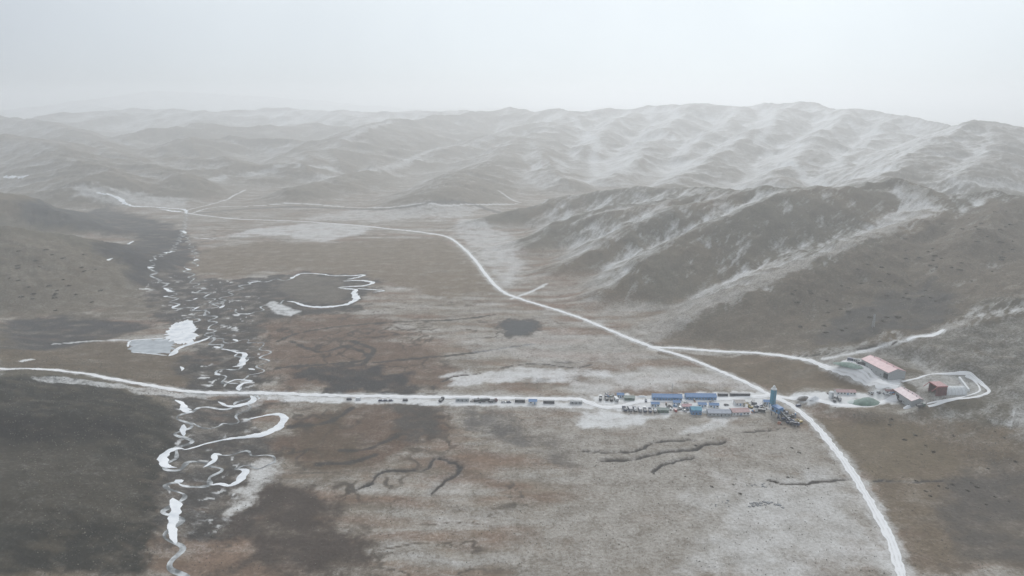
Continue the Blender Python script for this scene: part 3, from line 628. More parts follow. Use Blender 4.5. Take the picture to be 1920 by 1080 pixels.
def thing(name, label, cat, loc, rz=0, group=None):
    o = bpy.data.objects.new(name, None); COL.objects.link(o); o.location = loc; o.rotation_euler = (0, 0, rz); o.empty_display_size = 1
    return tag(o, label, cat, group)
def dup(src, loc, rz, label, group=None):
    def cp(o, par):
        c = o.copy(); COL.objects.link(c); c.parent = par
        for ch in o.children: cp(ch, c)
        return c
    c = cp(src, None); c.location = loc; c.rotation_euler = (0, 0, rz); c['label'] = label
    if group: c['group'] = group
    return c
def at(u, v):
    q = hit(u, v); return (q[0], q[1], H1(q[0], q[1]))
def head(u0, v0, u1, v1):
    a, b = hit(u0, v0), hit(u1, v1); return math.atan2(b[1] - a[1], b[0] - a[0])

BLUE = mat('blue_sheet', (.045, .17, .40), .5, .15, .5, dust=.10); BLUEW = mat('blue_panel', (.08, .22, .42), .5, .15, .6)
PINK = mat('red_sheet_roof', (.50, .17, .19), .5, .18, .25, dust=.34); REDR = mat('dark_red_roof', (.36, .13, .12), .5, .2, .5, dust=.28); MAROON = mat('maroon_steel', (.13, .05, .055), .5, .3, .6)
GREYP = mat('grey_panel', (.36, .38, .39), .6, .1, .5); WHITEP = mat('white_panel', (.68, .70, .71), .6, .1, .6); DKGLASS = mat('dark_glass', (.03, .04, .05), .15, .1)
STEEL = mat('galvanised_steel', (.33, .35, .37), .45, .2, 1.0, .4); DKSTEEL = mat('dark_steel', (.06, .065, .075), .5, .3, 1.0, dust=.25); RUBBER = mat('rubber', (.025, .025, .026), .8, .2)
NAVY = mat('navy_paint', (.035, .055, .12), .4, .2, 1.0, dust=.30); YELLOW = mat('yellow_paint', (.48, .35, .10), .45, .2, 1.0, dust=.2); GREENP = mat('green_paint', (.07, .13, .10), .5, .2, 1.0, dust=.25); TEAL = mat('teal_silo_paint', (.05, .27, .40), .4, .18, .5)
NET = mat('green_dust_net', (.10, .19, .135), .9, .35, .35, dust=.22); SNOWM = mat('heaped_snow', (.80, .81, .83), .8, .08, .5); EARTH = mat('dumped_earth', (.13, .11, .09), .95, .3, .6, dust=.45); CONC = mat('concrete', (.50, .50, .49), .8, .12, .4)
REDP = mat('red_paint', (.34, .06, .06), .45, .2, 1.0, dust=.25); WHITEC = mat('white_car_paint', (.66, .67, .69), .35, .06, 1.0, dust=.3); ROCK = mat('lichen_rock', (.085, .08, .075), .9, .4, .7, dust=.35); SHRUBM = mat('shrub_twigs', (.11, .096, .072), .95, .35, 1.2)
ORANGE = mat('rust_orange_sheet', (.40, .17, .10), .6, .2, .6, dust=.2)

def house(name, label, cat, loc, rz, Lx, Wy, hw, rise, wm, rm, doors=1, wins=3, over=.4, group=None, ends=False, gate=None, vent=False):
    """gabled building, ridge along x; the front faces -y"""
    t = thing(name, label, cat, loc, rz, group);
    x, y = Lx / 2, Wy / 2
    m = MB(); m.v = [(-x,-y,-.6),(x,-y,-.6),(x,y,-.6),(-x,y,-.6),(-x,-y,hw),(x,-y,hw),(x,y,hw),(-x,y,hw),(-x,0,hw+rise),(x,0,hw+rise)]
    m.f = [(0,1,5,4),(2,3,7,6),(1,2,6,9,5),(3,0,4,8,7),(3,2,1,0)]
    m.build('wall', wm, t)
    sl = rise / y; e = y + over; z = hw + .06
    r = MB()
    for sg in (-1, 1):
        q = [(-x-over, sg*e, z - over*sl), (x+over, sg*e, z - over*sl), (x+over, 0, z+rise), (-x-over, 0, z+rise)]
        r.add(q + [(a, b, c + .16) for a, b, c in q], [(0,1,2,3),(7,6,5,4),(0,4,5,1),(1,5,6,2),(2,6,7,3),(3,7,4,0)])
    ro = r.build('roof', rm, t)
    MB().box(-x-over, x+over, -.22, .22, z+rise+.06, z+rise+.26).build('ridge_cap', rm, ro)
    if vent:
        for k in np.linspace(-x*.7, x*.7, 4): MB().lathe([(.35,0),(.35,.7),(.55,.7),(.1,1.1)], 8, k, 0, cz=z+rise).build('roof_vent', STEEL, ro)
    slots = doors + wins
    for k in range(slots):
        cx = -x + Lx * (k + .5) / slots
        if k % max(1, slots // max(1, doors)) == slots // max(1, doors) // 2 and doors:
            MB().box(cx-.5, cx+.5, -y-.05, -y+.05, 0, 2.05).build('door', DKSTEEL if wm is not WHITEP else BLUEW, t)
        else:
            w_ = MB().box(cx-.75, cx+.75, -y-.06, -y+.05, .95, 2.15).build('window', WHITEP, t); MB().box(cx-.65, cx+.65, -y-.09, -y-.065, 1.05, 2.05).build('pane', DKGLASS, w_)
    if gate:
        for gx, gw, gh, side in gate:
            if side == 'front': MB().box(gx-gw/2, gx+gw/2, -y-.08, -y+.1, 0, gh).build('gate', DKGLASS, t)
            elif side == 'right': MB().box(x-.1, x+.08, gx-gw/2, gx+gw/2, 0, gh).build('gate', DKSTEEL, t)
            else: MB().box(-x-.08, -x+.1, gx-gw/2, gx+gw/2, 0, gh).build('gate', DKSTEEL, t)
    return t
def wheels(t, xs, half, r, w=.35):
    for x in xs:
        for sg in (-1, 1):
            wh = MB().lathe([(r*.55,-w/2),(r,-w/2),(r,w/2),(r*.55,w/2)], 12, x, sg*half, 'y', r).build('wheel', RUBBER, t)
            MB().lathe([(r*.5,-.06),(r*.5,.06)], 8, x, sg*(half + w/2 - .02), 'y', r).build('rim', STEEL, wh)
def truck(label, loc, rz, cabm, bedm, load=None, kind='dump', group='trucks of the work camp'):
    t = thing({'dump':'dump_truck','box':'box_truck','mixer':'mixer_truck'}[kind], label, 'truck', loc, rz, group)
    wheels(t, (-2.6, -1.3, 2.5), .95, .52)
    MB().box(-3.8, 3.6, -.5, .5, .6, .95).build('chassis', DKSTEEL, t)
    c = MB().prof([(1.7,.95),(3.7,.95),(3.75,1.9),(3.45,2.95),(1.7,3.0)], -1.2, 1.2).build('cab', cabm, t)
    MB().add([(3.77,-1.0,2.0),(3.77,1.0,2.0),(3.52,1.0,2.8),(3.52,-1.0,2.8)], [(0,1,2,3)]).build('windscreen', DKGLASS, c)
    for sg in (-1, 1):
        MB().box(2.2, 3.3, sg*1.2-.02, sg*1.2+.02, 2.0, 2.7).build('side_window', DKGLASS, c)
        MB().box(3.7, 3.78, sg*.9-.18, sg*.9+.18, 1.1, 1.35).build('headlight', WHITEC, c)
    if kind == 'dump':
        b = MB().box(-3.9,1.4,-1.25,1.25,1.0,1.15).box(-3.9,1.4,-1.25,-1.15,1.15,2.35).box(-3.9,1.4,1.15,1.25,1.15,2.35).box(1.3,1.4,-1.25,1.25,1.15,2.6).box(-3.9,-3.8,-1.25,1.25,1.15,2.35)
        bo = b.build('tipper_bed', bedm, t)
        m = MB(); m.v = [(-3.75,-1.1,1.9),(1.25,-1.1,1.9),(1.25,1.1,1.9),(-3.75,1.1,1.9),(-2.6,0,2.5),(.2,0,2.5)]; m.f = [(0,1,5,4),(1,2,5),(2,3,4,5),(3,0,4)]
        m.build('load', load or EARTH, bo)
    elif kind == 'box':
        b = MB().box(-3.9,1.45,-1.25,1.25,1.0,3.3).build('cargo_box', bedm, t); MB().box(-3.95,-3.88,-1.1,1.1,1.15,3.1).build('rear_door', STEEL, b)
    else:
        d = MB().lathe([(.5,-2.9),(1.15,-1.4),(1.25,.4),(.75,1.9),(.3,2.1)], 14, -1.2, 0, 'x', 2.25).build('mixer_drum', bedm, t, smooth=True)
        MB().box(-4.0,-3.4,-.4,.4,2.2,3.0).build('chute', DKSTEEL, t)
    return t
def car(label, loc, rz, m, van=False, group='cars of the work camp'):
    t = thing('van' if van else 'car', label, 'van' if van else 'car', loc, rz, group)
    wheels(t, (-1.35, 1.4), .78, .36, .24)
    if van:
        b = MB().prof([(-2.3,.35),(2.4,.35),(2.45,1.0),(2.0,1.25),(1.3,2.05),(-2.2,2.1),(-2.35,1.2)], -.92, .92).build('body', m, t)
        MB().add([(2.06,-.8,1.3),(2.06,.8,1.3),(1.4,.78,2.0),(1.4,-.78,2.0)], [(0,1,2,3)]).build('windscreen', DKGLASS, b)
        for sg in (-1, 1): MB().box(-1.9, 1.1, sg*.92-.02, sg*.92+.02, 1.3, 1.85).build('side_window', DKGLASS, b)
    else:
        b = MB().prof([(-2.2,.35),(2.2,.35),(2.25,.75),(1.2,.98),(-2.1,1.0),(-2.25,.7)], -.88, .88).build('body', m, t)
        g = MB().prof([(-1.9,.98),(1.15,.96),(.4,1.52),(-1.4,1.54)], -.78, .78).build('cabin', DKGLASS, t); MB().box(-1.35,.38,-.7,.7,1.53,1.58).build('cabin_roof', m, g)
    for sg in (-1, 1): MB().box(2.2, 2.3, sg*.65-.14, sg*.65+.14, .62, .78).build('headlight', WHITEP, b)
    return t
def excavator(label, loc, rz, m, group='diggers of the work camp'):
    t = thing('excavator', label, 'excavator', loc, rz, group)
    for sg in (-1, 1): MB().prof([(-1.9,.25),(-1.6,0),(1.6,0),(1.9,.25),(1.9,.6),(1.6,.85),(-1.6,.85),(-1.9,.6)], sg*1.15-.3, sg*1.15+.3).build('track', RUBBER, t)
    b = MB().box(-2.2,1.2,-1.3,1.3,.95,2.1).build('house', m, t); MB().box(-2.35,-1.6,-1.25,1.25,1.0,2.0).build('counterweight', DKSTEEL, b)
    c = MB().prof([(.0,2.1),(1.35,2.1),(1.25,3.0),(.1,3.05)], -1.25, -.3).build('cab', DKGLASS, t); MB().box(.05,1.25,-1.28,-.28,3.05,3.12).build('cab_roof', m, c)
    MB().bar((1.0,.2,1.8),(3.2,.2,4.4),.5).bar((3.2,.2,4.4),(5.0,.2,3.6),.42).build('boom', m, t)
    MB().bar((5.0,.2,3.7),(5.5,.2,1.2),.34).build('arm', m, t); MB().prof([(5.2,1.2),(5.8,1.1),(5.9,.4),(5.3,.2),(4.9,.6)], -.4, .8).build('bucket', DKSTEEL, t)
    return t
def container(label, loc, rz, m, L_=6.0, group='site containers', win=True):
    t = thing('site_container', label, 'container', loc, rz, group)
    s = MB()
    n = int(L_ / .4)
    s.box(-L_/2, L_/2, -1.2, 1.2, -.3, 2.6); b = s.build('shell', m, t)
    for k in range(n): MB().box(-L_/2 + .2 + k*.4, -L_/2 + .34 + k*.4, -1.25, -1.2, .15, 2.45).build('rib', m, b)
    MB().box(-L_/2-.12, L_/2+.12, -1.3, 1.3, 2.6, 2.72).build('roof', m, t)
    MB().box(-.45,.45,-1.3,-1.24,0,2.0).build('door', DKSTEEL, t)
    if win: 
        for cx in (-L_*.3, L_*.3): MB().box(cx-.55, cx+.55, -1.31, -1.25, .95, 1.9).build('window', DKGLASS, t)
    return t
def mound(name, label, cat, loc, rx, ry, hz, m, rz=0, seed=1, group=None, kind=None):
    n, k = 22, 8; v = []; f = []
    for i in range(k):
        a = i / (k - 1); 
        for j in range(n):
            th = 2*math.pi*j/n; q = 1 + .22 * float(pn(np.array([math.cos(th)*1.7 + seed*3.1]), np.array([math.sin(th)*1.7 + a]), seed)[0])
            v.append((rx*(1-a)*q*math.cos(th), ry*(1-a)*q*math.sin(th), -.5 + (hz+.5)*(1 - (1-a)**1.7) * (1 + .12*q)))
    for i in range(k-1):
        for j in range(n): f.append((i*n+j, i*n+(j+1) % n, (i+1)*n+(j+1) % n, (i+1)*n+j))
    b = MB(); b.v = v; b.f = f; o = b.build(name, m, None, loc, True); o.rotation_euler[2] = rz
    return tag(o, label, cat, group)

# ------------------------------------------------------------------ the camp along the cross road
EW = 0.0
house('barracks', 'blue-roofed prefab barracks, left one of the pair', 'barracks', at(1250,748), R(-3), 26, 8, 3.2, 1.5, BLUEW, BLUE, 2, 8, group='pair of blue barracks')
house('barracks', 'blue-roofed prefab barracks, right one of the pair', 'barracks', at(1313,747), R(-2), 27, 8, 3.2, 1.5, BLUEW, BLUE, 2, 8, group='pair of blue barracks')
m_ = thing('antenna_mast', 'thin grey antenna mast behind the left blue barracks', 'mast', at(1260,736))
MB().lathe([(.22,-.5),(.12,9.0)], 8).build('pole', STEEL, m_)
for z in (5.5, 6.8, 8.0): MB().box(-1.0,1.0,-.06,.06,z,z+.12).build('crossarm', STEEL, m_)
container('dark grey container right of the blue barracks, the shorter one', at(1355,742), R(-2), DKSTEEL, 9.0)
container('dark grey container nearest the road junction, the longer one', at(1387,742), R(-2), DKSTEEL, 18.0)
house('site_hut', 'dark green hut at the left end of the camp', 'hut', at(1180,749), R(-4), 9, 5, 2.6, .8, GREENP, GREENP, 1, 2, group='camp huts')
mound('snow_heap', 'long white snow heap between green hut and blue barracks', 'snow heap', at(1203,744), 6.5, 2.0, 1.2, SNOWM, seed=3)
for i, (u, v, k, cm, bm_, lab, rz_) in enumerate((
  (1126,749,'dump', WHITEC, DKSTEEL, 'white-cabbed dump truck at the left end of the truck cluster', 80),
  (1137,749,'dump', NAVY, DKSTEEL, 'navy-cabbed dump truck, second in the left truck cluster', 95),
  (1146,750,'dump', GREENP, DKSTEEL, 'green-cabbed dump truck with tall dark bed in the left cluster', 88),
  (1155,751,'box', WHITEC, WHITEP, 'white box truck closing the left truck cluster', 100),
  (828,752,'dump', DKSTEEL, DKSTEEL, 'lone dark dump truck stopped on the cross road', 70))):
    truck(lab, at(u, v), R(rz_), cm, bm_, kind=k)
rowm = [(NAVY, 'dump'), (DKSTEEL, 'box'), (NAVY, 'mixer'), (NAVY, 'box'), (WHITEC, 'dump'), (NAVY, 'dump'), (DKSTEEL, 'mixer')]
ords = ['first', 'second', 'third', 'fourth', 'fifth', 'sixth', 'seventh', 'eighth', 'ninth', 'tenth']
for i, (cm, k) in enumerate(rowm):
    truck('%s truck from the left in the row below the camp road' % ords[i], at(1171 + i * 9.5, 769 + i * .5), R(100 - i * 3), cm, NAVY if k != 'mixer' else WHITEP, kind=k)
house('site_hut', 'olive green hut at the right end of the truck row', 'hut', at(1243,772), R(-3), 9, 5, 2.7, .9, GREENP, GREENP, 1, 2, group='camp huts')
for i, (u, v, m, w, lab) in enumerate(((1257,768,WHITEC,False,'white car, first right of the olive hut'), (1266,771,REDP,True,'red van parked between two white cars'), (1275,766,WHITEC,True,'white van behind the row of camp cars'), (1283,771,WHITEC,False,'white car beside the small pink-roofed hut'))):
    car(lab, at(u, v), R(85 + 12 * i), m, w)
house('site_hut', 'small pink-roofed hut in the lower camp row', 'hut', at(1287,765), R(-2), 8, 5, 2.6, 1.0, WHITEP, PINK, 1, 2, group='camp huts')
house('site_hut', 'bright blue square hut in the lower camp row', 'hut', at(1304,774), R(-2), 8.5, 8, 4.2, 1.4, BLUEW, TEAL, 1, 2, group='camp huts')
mound('snow_heap', 'small white snow heap between the blue hut and the long grey-blue shed', 'snow heap', at(1322,772), 3.0, 3.5, 1.5, SNOWM, seed=5)
house('long_shed', 'long low shed with grey-blue roof in the lower camp row', 'shed', at(1347,777), R(-3), 19, 8, 3.0, 1.2, GREYP, mat('grey_blue_sheet', (.12, .16, .25), .5, .15, .5, dust=.3), 1, 5, group='camp huts')
house('site_hut', 'large red-roofed hut near the silo', 'hut', at(1386,775), R(4), 15, 8, 3.0, 1.4, WHITEP, REDR, 1, 4, group='camp huts')
house('site_hut', 'small tan-roofed hut behind the large red-roofed hut', 'hut', at(1386,758), R(2), 9, 6, 2.7, 1.0, WHITEP, mat('tan_sheet', (.30, .24, .20), .6, .2, .5, dust=.3), 1, 2, group='camp huts')
for u, v, L_, lab in ((1316,762,7,'small blue-roofed cabin right behind the bright blue hut'), (1338,763,8,'small blue-roofed cabin behind the long grey-blue shed'), (1228,761,7,'small blue-roofed cabin above the right end of the truck row'), (1163,744,6,'small blue-roofed cabin left of the dark green hut'), (1268,758,6,'small blue-roofed cabin behind the camp cars'), (1437,757,6,'small blue-roofed cabin just left of the silo')):
    house('site_cabin', lab, 'cabin', at(u, v), R(-3), L_, 4.5, 2.7, .9, WHITEP, BLUE, 1, 2, group='small blue-roofed cabins')
car('dark car parked in front of the tan-roofed hut', at(1362,760), R(10), DKSTEEL)
excavator('yellow excavator among the stores left of the silo', at(1407,765), R(150), YELLOW)
for i, (u, v, m, lab) in enumerate(((1412,757,DKSTEEL,'dark grey container, rearmost of the stores left of the silo'), (1424,764,NAVY,'navy container in the middle of the stores left of the silo'), (1428,772,DKSTEEL,'dark grey container nearest the front of the stores left of the silo'))):
    container(lab, at(u, v), R((70, 35, -20)[i]), m, 6.0)
for i, (u, v, lab) in enumerate(((1417,770,'pale aggregate heap below the navy container'), (1400,772,'pale aggregate heap beside the red-roofed hut'))): mound('aggregate_heap', lab, 'heap', at(u, v), 3, 3, 1.8, CONC, seed=9 + i)

# cement silo and batching plant
t = thing('cement_silo', 'tall blue cement silo with white cap at the road junction', 'silo', at(1447,770))
MB().lathe([(.5,4.6),(2.45,7.2),(2.45,20.0)], 20).build('silo_shell', TEAL, t, smooth=False)
cp_ = MB().lathe([(2.5,20.0),(2.5,20.6),(1.4,21.6),(1.2,22.6),(.3,22.9)], 20).build('cap', WHITEP, t); MB().box(-.6,.6,-.6,.6,22.6,23.5).build('dust_filter', WHITEP, cp_)
for z in np.arange(8.2, 20, 1.6): MB().lathe([(2.45,z),(2.56,z),(2.56,z+.18),(2.45,z+.18)], 20).build('hoop', TEAL, t)
for sx in (-1, 1):
    for sy in (-1, 1): MB().bar((sx*1.8,sy*1.8,-.5),(sx*1.7,sy*1.7,8.2),.34).build('leg', BLUEW, t)
ld = MB().bar((-.25,-2.75,0),(-.25,-2.75,20.5),.09).bar((.25,-2.75,0),(.25,-2.75,20.5),.09); ld.build('ladder', STEEL, t)
t = thing('batching_plant', 'dark blue concrete batching plant beside the silo foot', 'batching plant', at(1456,781), head(1448,772,1495,797))
MB().box(-4,4,-2.6,2.6,4.4,8.6).build('mixer_house', BLUEW, t)
MB().prof([(-4.3,8.6),(4.3,8.6),(3.8,9.4),(-3.8,9.4)], -2.9, 2.9).build('roof', BLUE, t)
for sx in (-1, 1):
    for sy in (-1, 1): MB().box(sx*3.6-.22,sx*3.6+.22,sy*2.2-.22,sy*2.2+.22,-.5,4.4).build('leg', NAVY, t)
MB().bar((3.5,0,6.5),(17,0,1.6),1.3).build('conveyor', DKSTEEL, t)
for k in range(3):
    b = MB(); x0 = 12 + k*3.4; b.v = [(x0,-1.7,3.6),(x0+3.2,-1.7,3.6),(x0+3.2,1.7,3.6),(x0,1.7,3.6),(x0+1,-.5,1.2),(x0+2.2,-.5,1.2),(x0+2.2,.5,1.2),(x0+1,.5,1.2)]; b.f = [(0,1,5,4),(1,2,6,5),(2,3,7,6),(3,0,4,7),(4,5,6,7)]
    b.build('aggregate_bin', NAVY, t)
MB().box(-3.4,-1.4,-2.66,-2.6,5.4,7.4).box(1.2,3.0,-2.66,-2.6,5.4,7.4).build('window', DKGLASS, t)
rz_ = head(1450,765,1500,798)
for i, (u, v, k, cm, bm_) in enumerate(((1463,772,'mixer',NAVY,WHITEP),(1469,778,'dump',NAVY,DKSTEEL),(1473,789,'mixer',NAVY,NAVY),(1480,783,'dump',DKSTEEL,DKSTEEL),(1482,794,'dump',NAVY,NAVY),(1490,798,'box',NAVY,DKSTEEL))):
    truck('%s truck from the silo in the diagonal row beside the road' % ords[i], at(u, v), rz_ + R((60, 75, 80, 70, 85, 60)[i]), cm, bm_, kind=k, group='trucks lined up beside the road')
excavator('yellow excavator at the lower end of the diagonal truck row', at(1499,793), R(200), YELLOW)
car('dark blue van standing alone right of the junction', at(1497,762), R(20), NAVY, True)

# roadside pads, huts and vehicles on the cross road
for i, (u, v, lab) in enumerate(((714,752,'navy car, leftmost of three on the snowy verge'), (723,752,'navy car, middle one of three on the snowy verge'), (733,752,'navy car, rightmost of three on the snowy verge'))): car(lab, at(u, v), R(2), NAVY, False, 'cars on the snowy verge')
for i, (u, v, m, lab) in enumerate(((655,750,DKSTEEL,'dark van on the verge, left one of the far pair'), (672,750,WHITEC,'white van on the verge, right one of the far pair'), (760,752,DKSTEEL,'dark van alone between the navy cars and the dark dump truck'))): car(lab, at(u, v), R(2), m, True, 'vans on the verge')
for i, (u, v, L_, m, lab) in enumerate(((867,752,12,GREYP,'long pale grey container at the left end of the verge row'), (975,754,9,DKSTEEL,'dark grey container in the verge row left of the blue hut'), (1029,756,10,DKSTEEL,'dark grey container in the verge row right of the blue hut'), (1080,757,11,GREYP,'pale grey container at the right end of the verge row'))):
    container(lab, at(u, v), R(-2), m, L_, 'containers on the verge')
house('site_hut', 'small pale blue hut in the verge row', 'hut', at(999,756), R(-2), 7, 5, 2.7, .9, WHITEP, BLUE, 1, 1, group='camp huts')
for i, (u, v, k, cm, lab) in enumerate(((897,753,'dump',GREENP,'green-cabbed dump truck on the verge'), (911,753,'box',DKSTEEL,'dark box truck on the verge behind the green dump truck'), (925,754,'dump',MAROON,'maroon-cabbed dump truck on the verge'))): truck(lab, at(u, v), R(4 + 8*i), cm, DKSTEEL, kind=k, group='trucks on the verge')
for i, (u, v, m, lab) in enumerate(((944,755,WHITEC,'white car on the verge beside the maroon dump truck'), (954,755,NAVY,'navy car on the verge left of the dark grey container'))): car(lab, at(u, v), R(3), m, False, 'cars on the verge')

# stacked building materials
def stack(label, loc, rz, kind, group):
    t = thing({'pipe':'pipe_stack','crate':'crate_stack','timber':'timber_stack'}[kind], label, 'stack', loc, rz, group)
    if kind == 'pipe':
        for r_, n_ in ((0, 4), (1, 3), (2, 2)):
            for k in range(n_): MB().lathe([(.26,-2.6),(.26,2.6)], 8, 0, (k - (n_-1)/2)*.56, 'x', .26 + r_*.48).build('pipe', random.choice((DKSTEEL, STEEL, NAVY)), t)
    elif kind == 'crate':
        for x, y, z in ((-1.1,0,0),(.2,.2,0),(1.4,-.1,0),(-.5,.1,1.15),(.8,0,1.15)): MB().box(x-.58,x+.58,y-.6,y+.6,z-.1,z+1.1).build('crate', random.choice((WHITEP, BLUEW, DKSTEEL, ORANGE, EARTH)), t)
    else:
        for k in range(5): MB().box(-2.2,2.2,-1+k*.42,-.64+k*.42,-.1,.9 + .25*((k*3) % 2)).build('plank_bundle', random.choice((EARTH, CONC, DKSTEEL)), t)
def stacks(n, u0, u1, v0, v1, label, group):
    for k in range(n): stack(label, at(random.uniform(u0, u1), random.uniform(v0, v1)), random.uniform(0, 3.1), ('pipe', 'crate', 'timber')[k % 3], group)
stacks(12, 1402, 1436, 753, 774, 'building materials stacked left of the silo', 'stacks left of the silo')
stacks(10, 1460, 1496, 772, 798, 'building materials stacked among the diagonal truck row', 'stacks in the diagonal truck row')
stacks(5, 1118, 1160, 740, 746, 'building materials stacked behind the left truck cluster', 'stacks behind the left trucks')
stacks(9, 1248, 1294, 756, 772, 'building materials stacked around the camp cars', 'stacks around the camp cars')
stacks(4, 1205, 1345, 752, 754, 'building materials stacked in front of the blue barracks', 'stacks by the barracks')
stacks(5, 880, 940, 750, 756, 'building materials stacked on the verge among the trucks', 'stacks on the verge')
stacks(9, 1632, 1682, 733, 741, 'building materials stacked above the green mound', 'stacks above the green mound')
stacks(5, 1596, 1650, 676, 700, 'building materials stacked along the big pink-roofed shed', 'stacks by the big shed')
stacks(4, 1553, 1580, 739, 753, 'building materials stacked near the white water tank', 'stacks near the tank')

# ------------------------------------------------------------------ tunnel site on the right
def shed_between(name, label, a, b, width, hw, rise, **kw):
    p, q = np.array(hit(*a)), np.array(hit(*b)); c = (p + q) / 2
    return house(name, label, 'shed', (c[0], c[1], H1(c[0], c[1])), math.atan2(q[1]-p[1], q[0]-p[0]), float(np.hypot(*(q-p)[:2])), width, hw, rise, **kw)
shed_between('workshop_shed', 'largest shed, with long pink-red snow-dusted roof and grey walls', (1630,681), (1680,712), 18, 6.4, 3.0, wm=GREYP, rm=PINK, doors=0, wins=6, gate=[(-14, 4.5, 4.2, 'front'), (15, 5.5, 4.8, 'front')], vent=True)
shed_between('workshop_shed', 'lower shed with pink-red roof and tall grey end wall at the loop track', (1690,728), (1722,757), 13, 6.4, 2.2, wm=GREYP, rm=mat('snowed_red_roof', (.46, .17, .19), .5, .2, .3, dust=.55), doors=0, wins=4, gate=[(-6, 4.0, 4.4, 'front')], vent=True)
house('site_hut', 'long low hut with red roof left of the green net mound', 'hut', at(1584,738), R(-3), 17, 6, 2.6, 1.2, WHITEP, REDR, 1, 5, group='tunnel site huts')
t = thing('water_tank', 'white upright water tank left of the red-roofed hut', 'tank', at(1558,746)); MB().lathe([(2.2,-.4),(2.2,5.4),(1.5,6.2),(.3,6.5)], 18).build('tank_shell', WHITEP, t); MB().lathe([(2.2,5.3),(2.32,5.3),(2.32,5.5),(2.2,5.5)], 18).build('rim', STEEL, t); MB().bar((0,-2.4,0),(0,-2.4,5.6),.3).build('ladder', STEEL, t)
mound('earth_heap', 'brown snow-streaked earth heap right of the junction', 'earth heap', at(1508,748), 7, 3.2, 2.6, EARTH, seed=12)
mound('snow_heap', 'rounded white snow heap beside the brown earth heap', 'snow heap', at(1528,748), 5, 3.2, 2.6, SNOWM, seed=14)
truck('dark dump truck parked below the red-roofed site hut', at(1565,752), R(60), DKSTEEL, DKSTEEL, group='trucks of the tunnel site')
truck('grey box truck beside the dark dump truck at the tunnel site', at(1573,750), R(75), GREYP, DKSTEEL, kind='box', group='trucks of the tunnel site')
mound('netted_mound', 'large mound under a green dust net in the tunnel site', 'mound', at(1628,757), 14, 9, 5.0, NET, seed=21)
mound('netted_mound', 'long low mound under green net between branch road and big shed', 'mound', at(1593,685), 13, 6, 2.2, NET, rz=R(-35), seed=22)
mound('snow_heap', 'pale snow heap left of the large green mound', 'snow heap', at(1600,755), 6, 5, 1.8, mat('greenish_snow', (.58, .64, .62), .8, .1, .5), seed=23)
for i, (u, v, lab) in enumerate(((1636,738,'white car, left one above the green mound'), (1647,738,'white car, middle one above the green mound'), (1670,740,'white car, right one beside the lower shed'))): car(lab, at(u, v), R(5 + 20*i), WHITEC, False, 'white cars of the tunnel site')
house('site_hut', 'low flat maroon-roofed hut between the two pink-roofed sheds', 'hut', at(1668,737), R(-3), 9, 4, 2.4, .5, WHITEP, MAROON, 1, 2, group='tunnel site huts')
for i, (u, v, lab) in enumerate(((1595,676,'navy container, leftmost of three beside the big shed'), (1606,678,'grey container, middle one of three beside the big shed'), (1614,683,'dark container, rightmost of three beside the big shed'))): container(lab, at(u, v), R(-30), (NAVY, GREYP, DKSTEEL)[i], 6.0, 'containers beside the big shed')
for i, (u, v, lab) in enumerate(((1686,752,'dark dump truck at the left wall of the lower shed'), (1726,763,'green dump truck below the lower shed'))): truck(lab, at(u, v), R(80 - 70*i), (DKSTEEL, GREENP)[i], DKSTEEL, group='trucks of the tunnel site')
mound('snow_heap', 'white snow heap before the lower pink-roofed shed', 'snow heap', at(1703,765), 4, 3, 2.2, SNOWM, seed=25)
# tunnel mouth: maroon portal frame, white lining tube, white slope wall
p0, p1 = at(1757,737), at(1803,736); ang = math.atan2(p1[1]-p0[1], p1[0]-p0[0]); ln = math.hypot(p1[0]-p0[0], p1[1]-p0[1])
t = thing('tunnel_portal', 'maroon portal frame with dark mouth at the tunnel cutting', 'portal', p0, ang)
MB().box(-4.5,-3.9,-5.2,-4.4,-.5,7.6).box(-4.5,-3.9,4.4,5.2,-.5,7.6).build('front_post', MAROON, t)
MB().box(-4.6,4.6,-5.3,5.3,7.6,8.4).build('roof_deck', REDP, t)
MB().box(-3.9,4.4,-5.2,-4.7,-.5,7.6).build('side_wall', MAROON, t); MB().box(-3.9,4.4,4.7,5.2,-.5,7.6).build('side_wall', MAROON, t); MB().box(3.9,4.4,-4.7,4.7,-.5,7.6).build('back_wall', MAROON, t)
MB().bar((-9,-5.4,4.0),(-4.5,-5.4,7.8),.4).bar((-9,5.4,4.0),(-4.5,5.4,7.8),.4).build('brace', REDP, t)
t = thing('tunnel_lining', 'white half-round tunnel lining tube running into the slope', 'tunnel', p0, ang)
n = 14; r = 5.4
prof_o = [(r*math.cos(math.pi*k/n), max(-.6, r*math.sin(math.pi*k/n)*1.08)) for k in range(n+1)]
b = MB(); x0, x1 = 5.0, ln + 1
b.v = [(x, c, z) for x in (x0, x1) for c, z in [(r,-.6)] + prof_o + [(-r,-.6)]]; k_ = n + 3
b.f = [(i, i+1, i+1+k_, i+k_) for i in range(k_-1)] + [tuple(range(k_)), tuple(range(2*k_-1, k_-1, -1))]
b.build('shell', WHITEP, t)
for x in np.linspace(x0 + 1, x1 - 1, 6):
    rb = MB(); rb.v = [(xx, c*1.03, z*1.03) for xx in (x-.12, x+.12) for c, z in prof_o]; q = n+1; rb.f = [(i, i+1, i+1+q, i+q) for i in range(q-1)]; rb.build('rib', CONC, t)
a_, b_ = at(1798,711), at(1816,734)
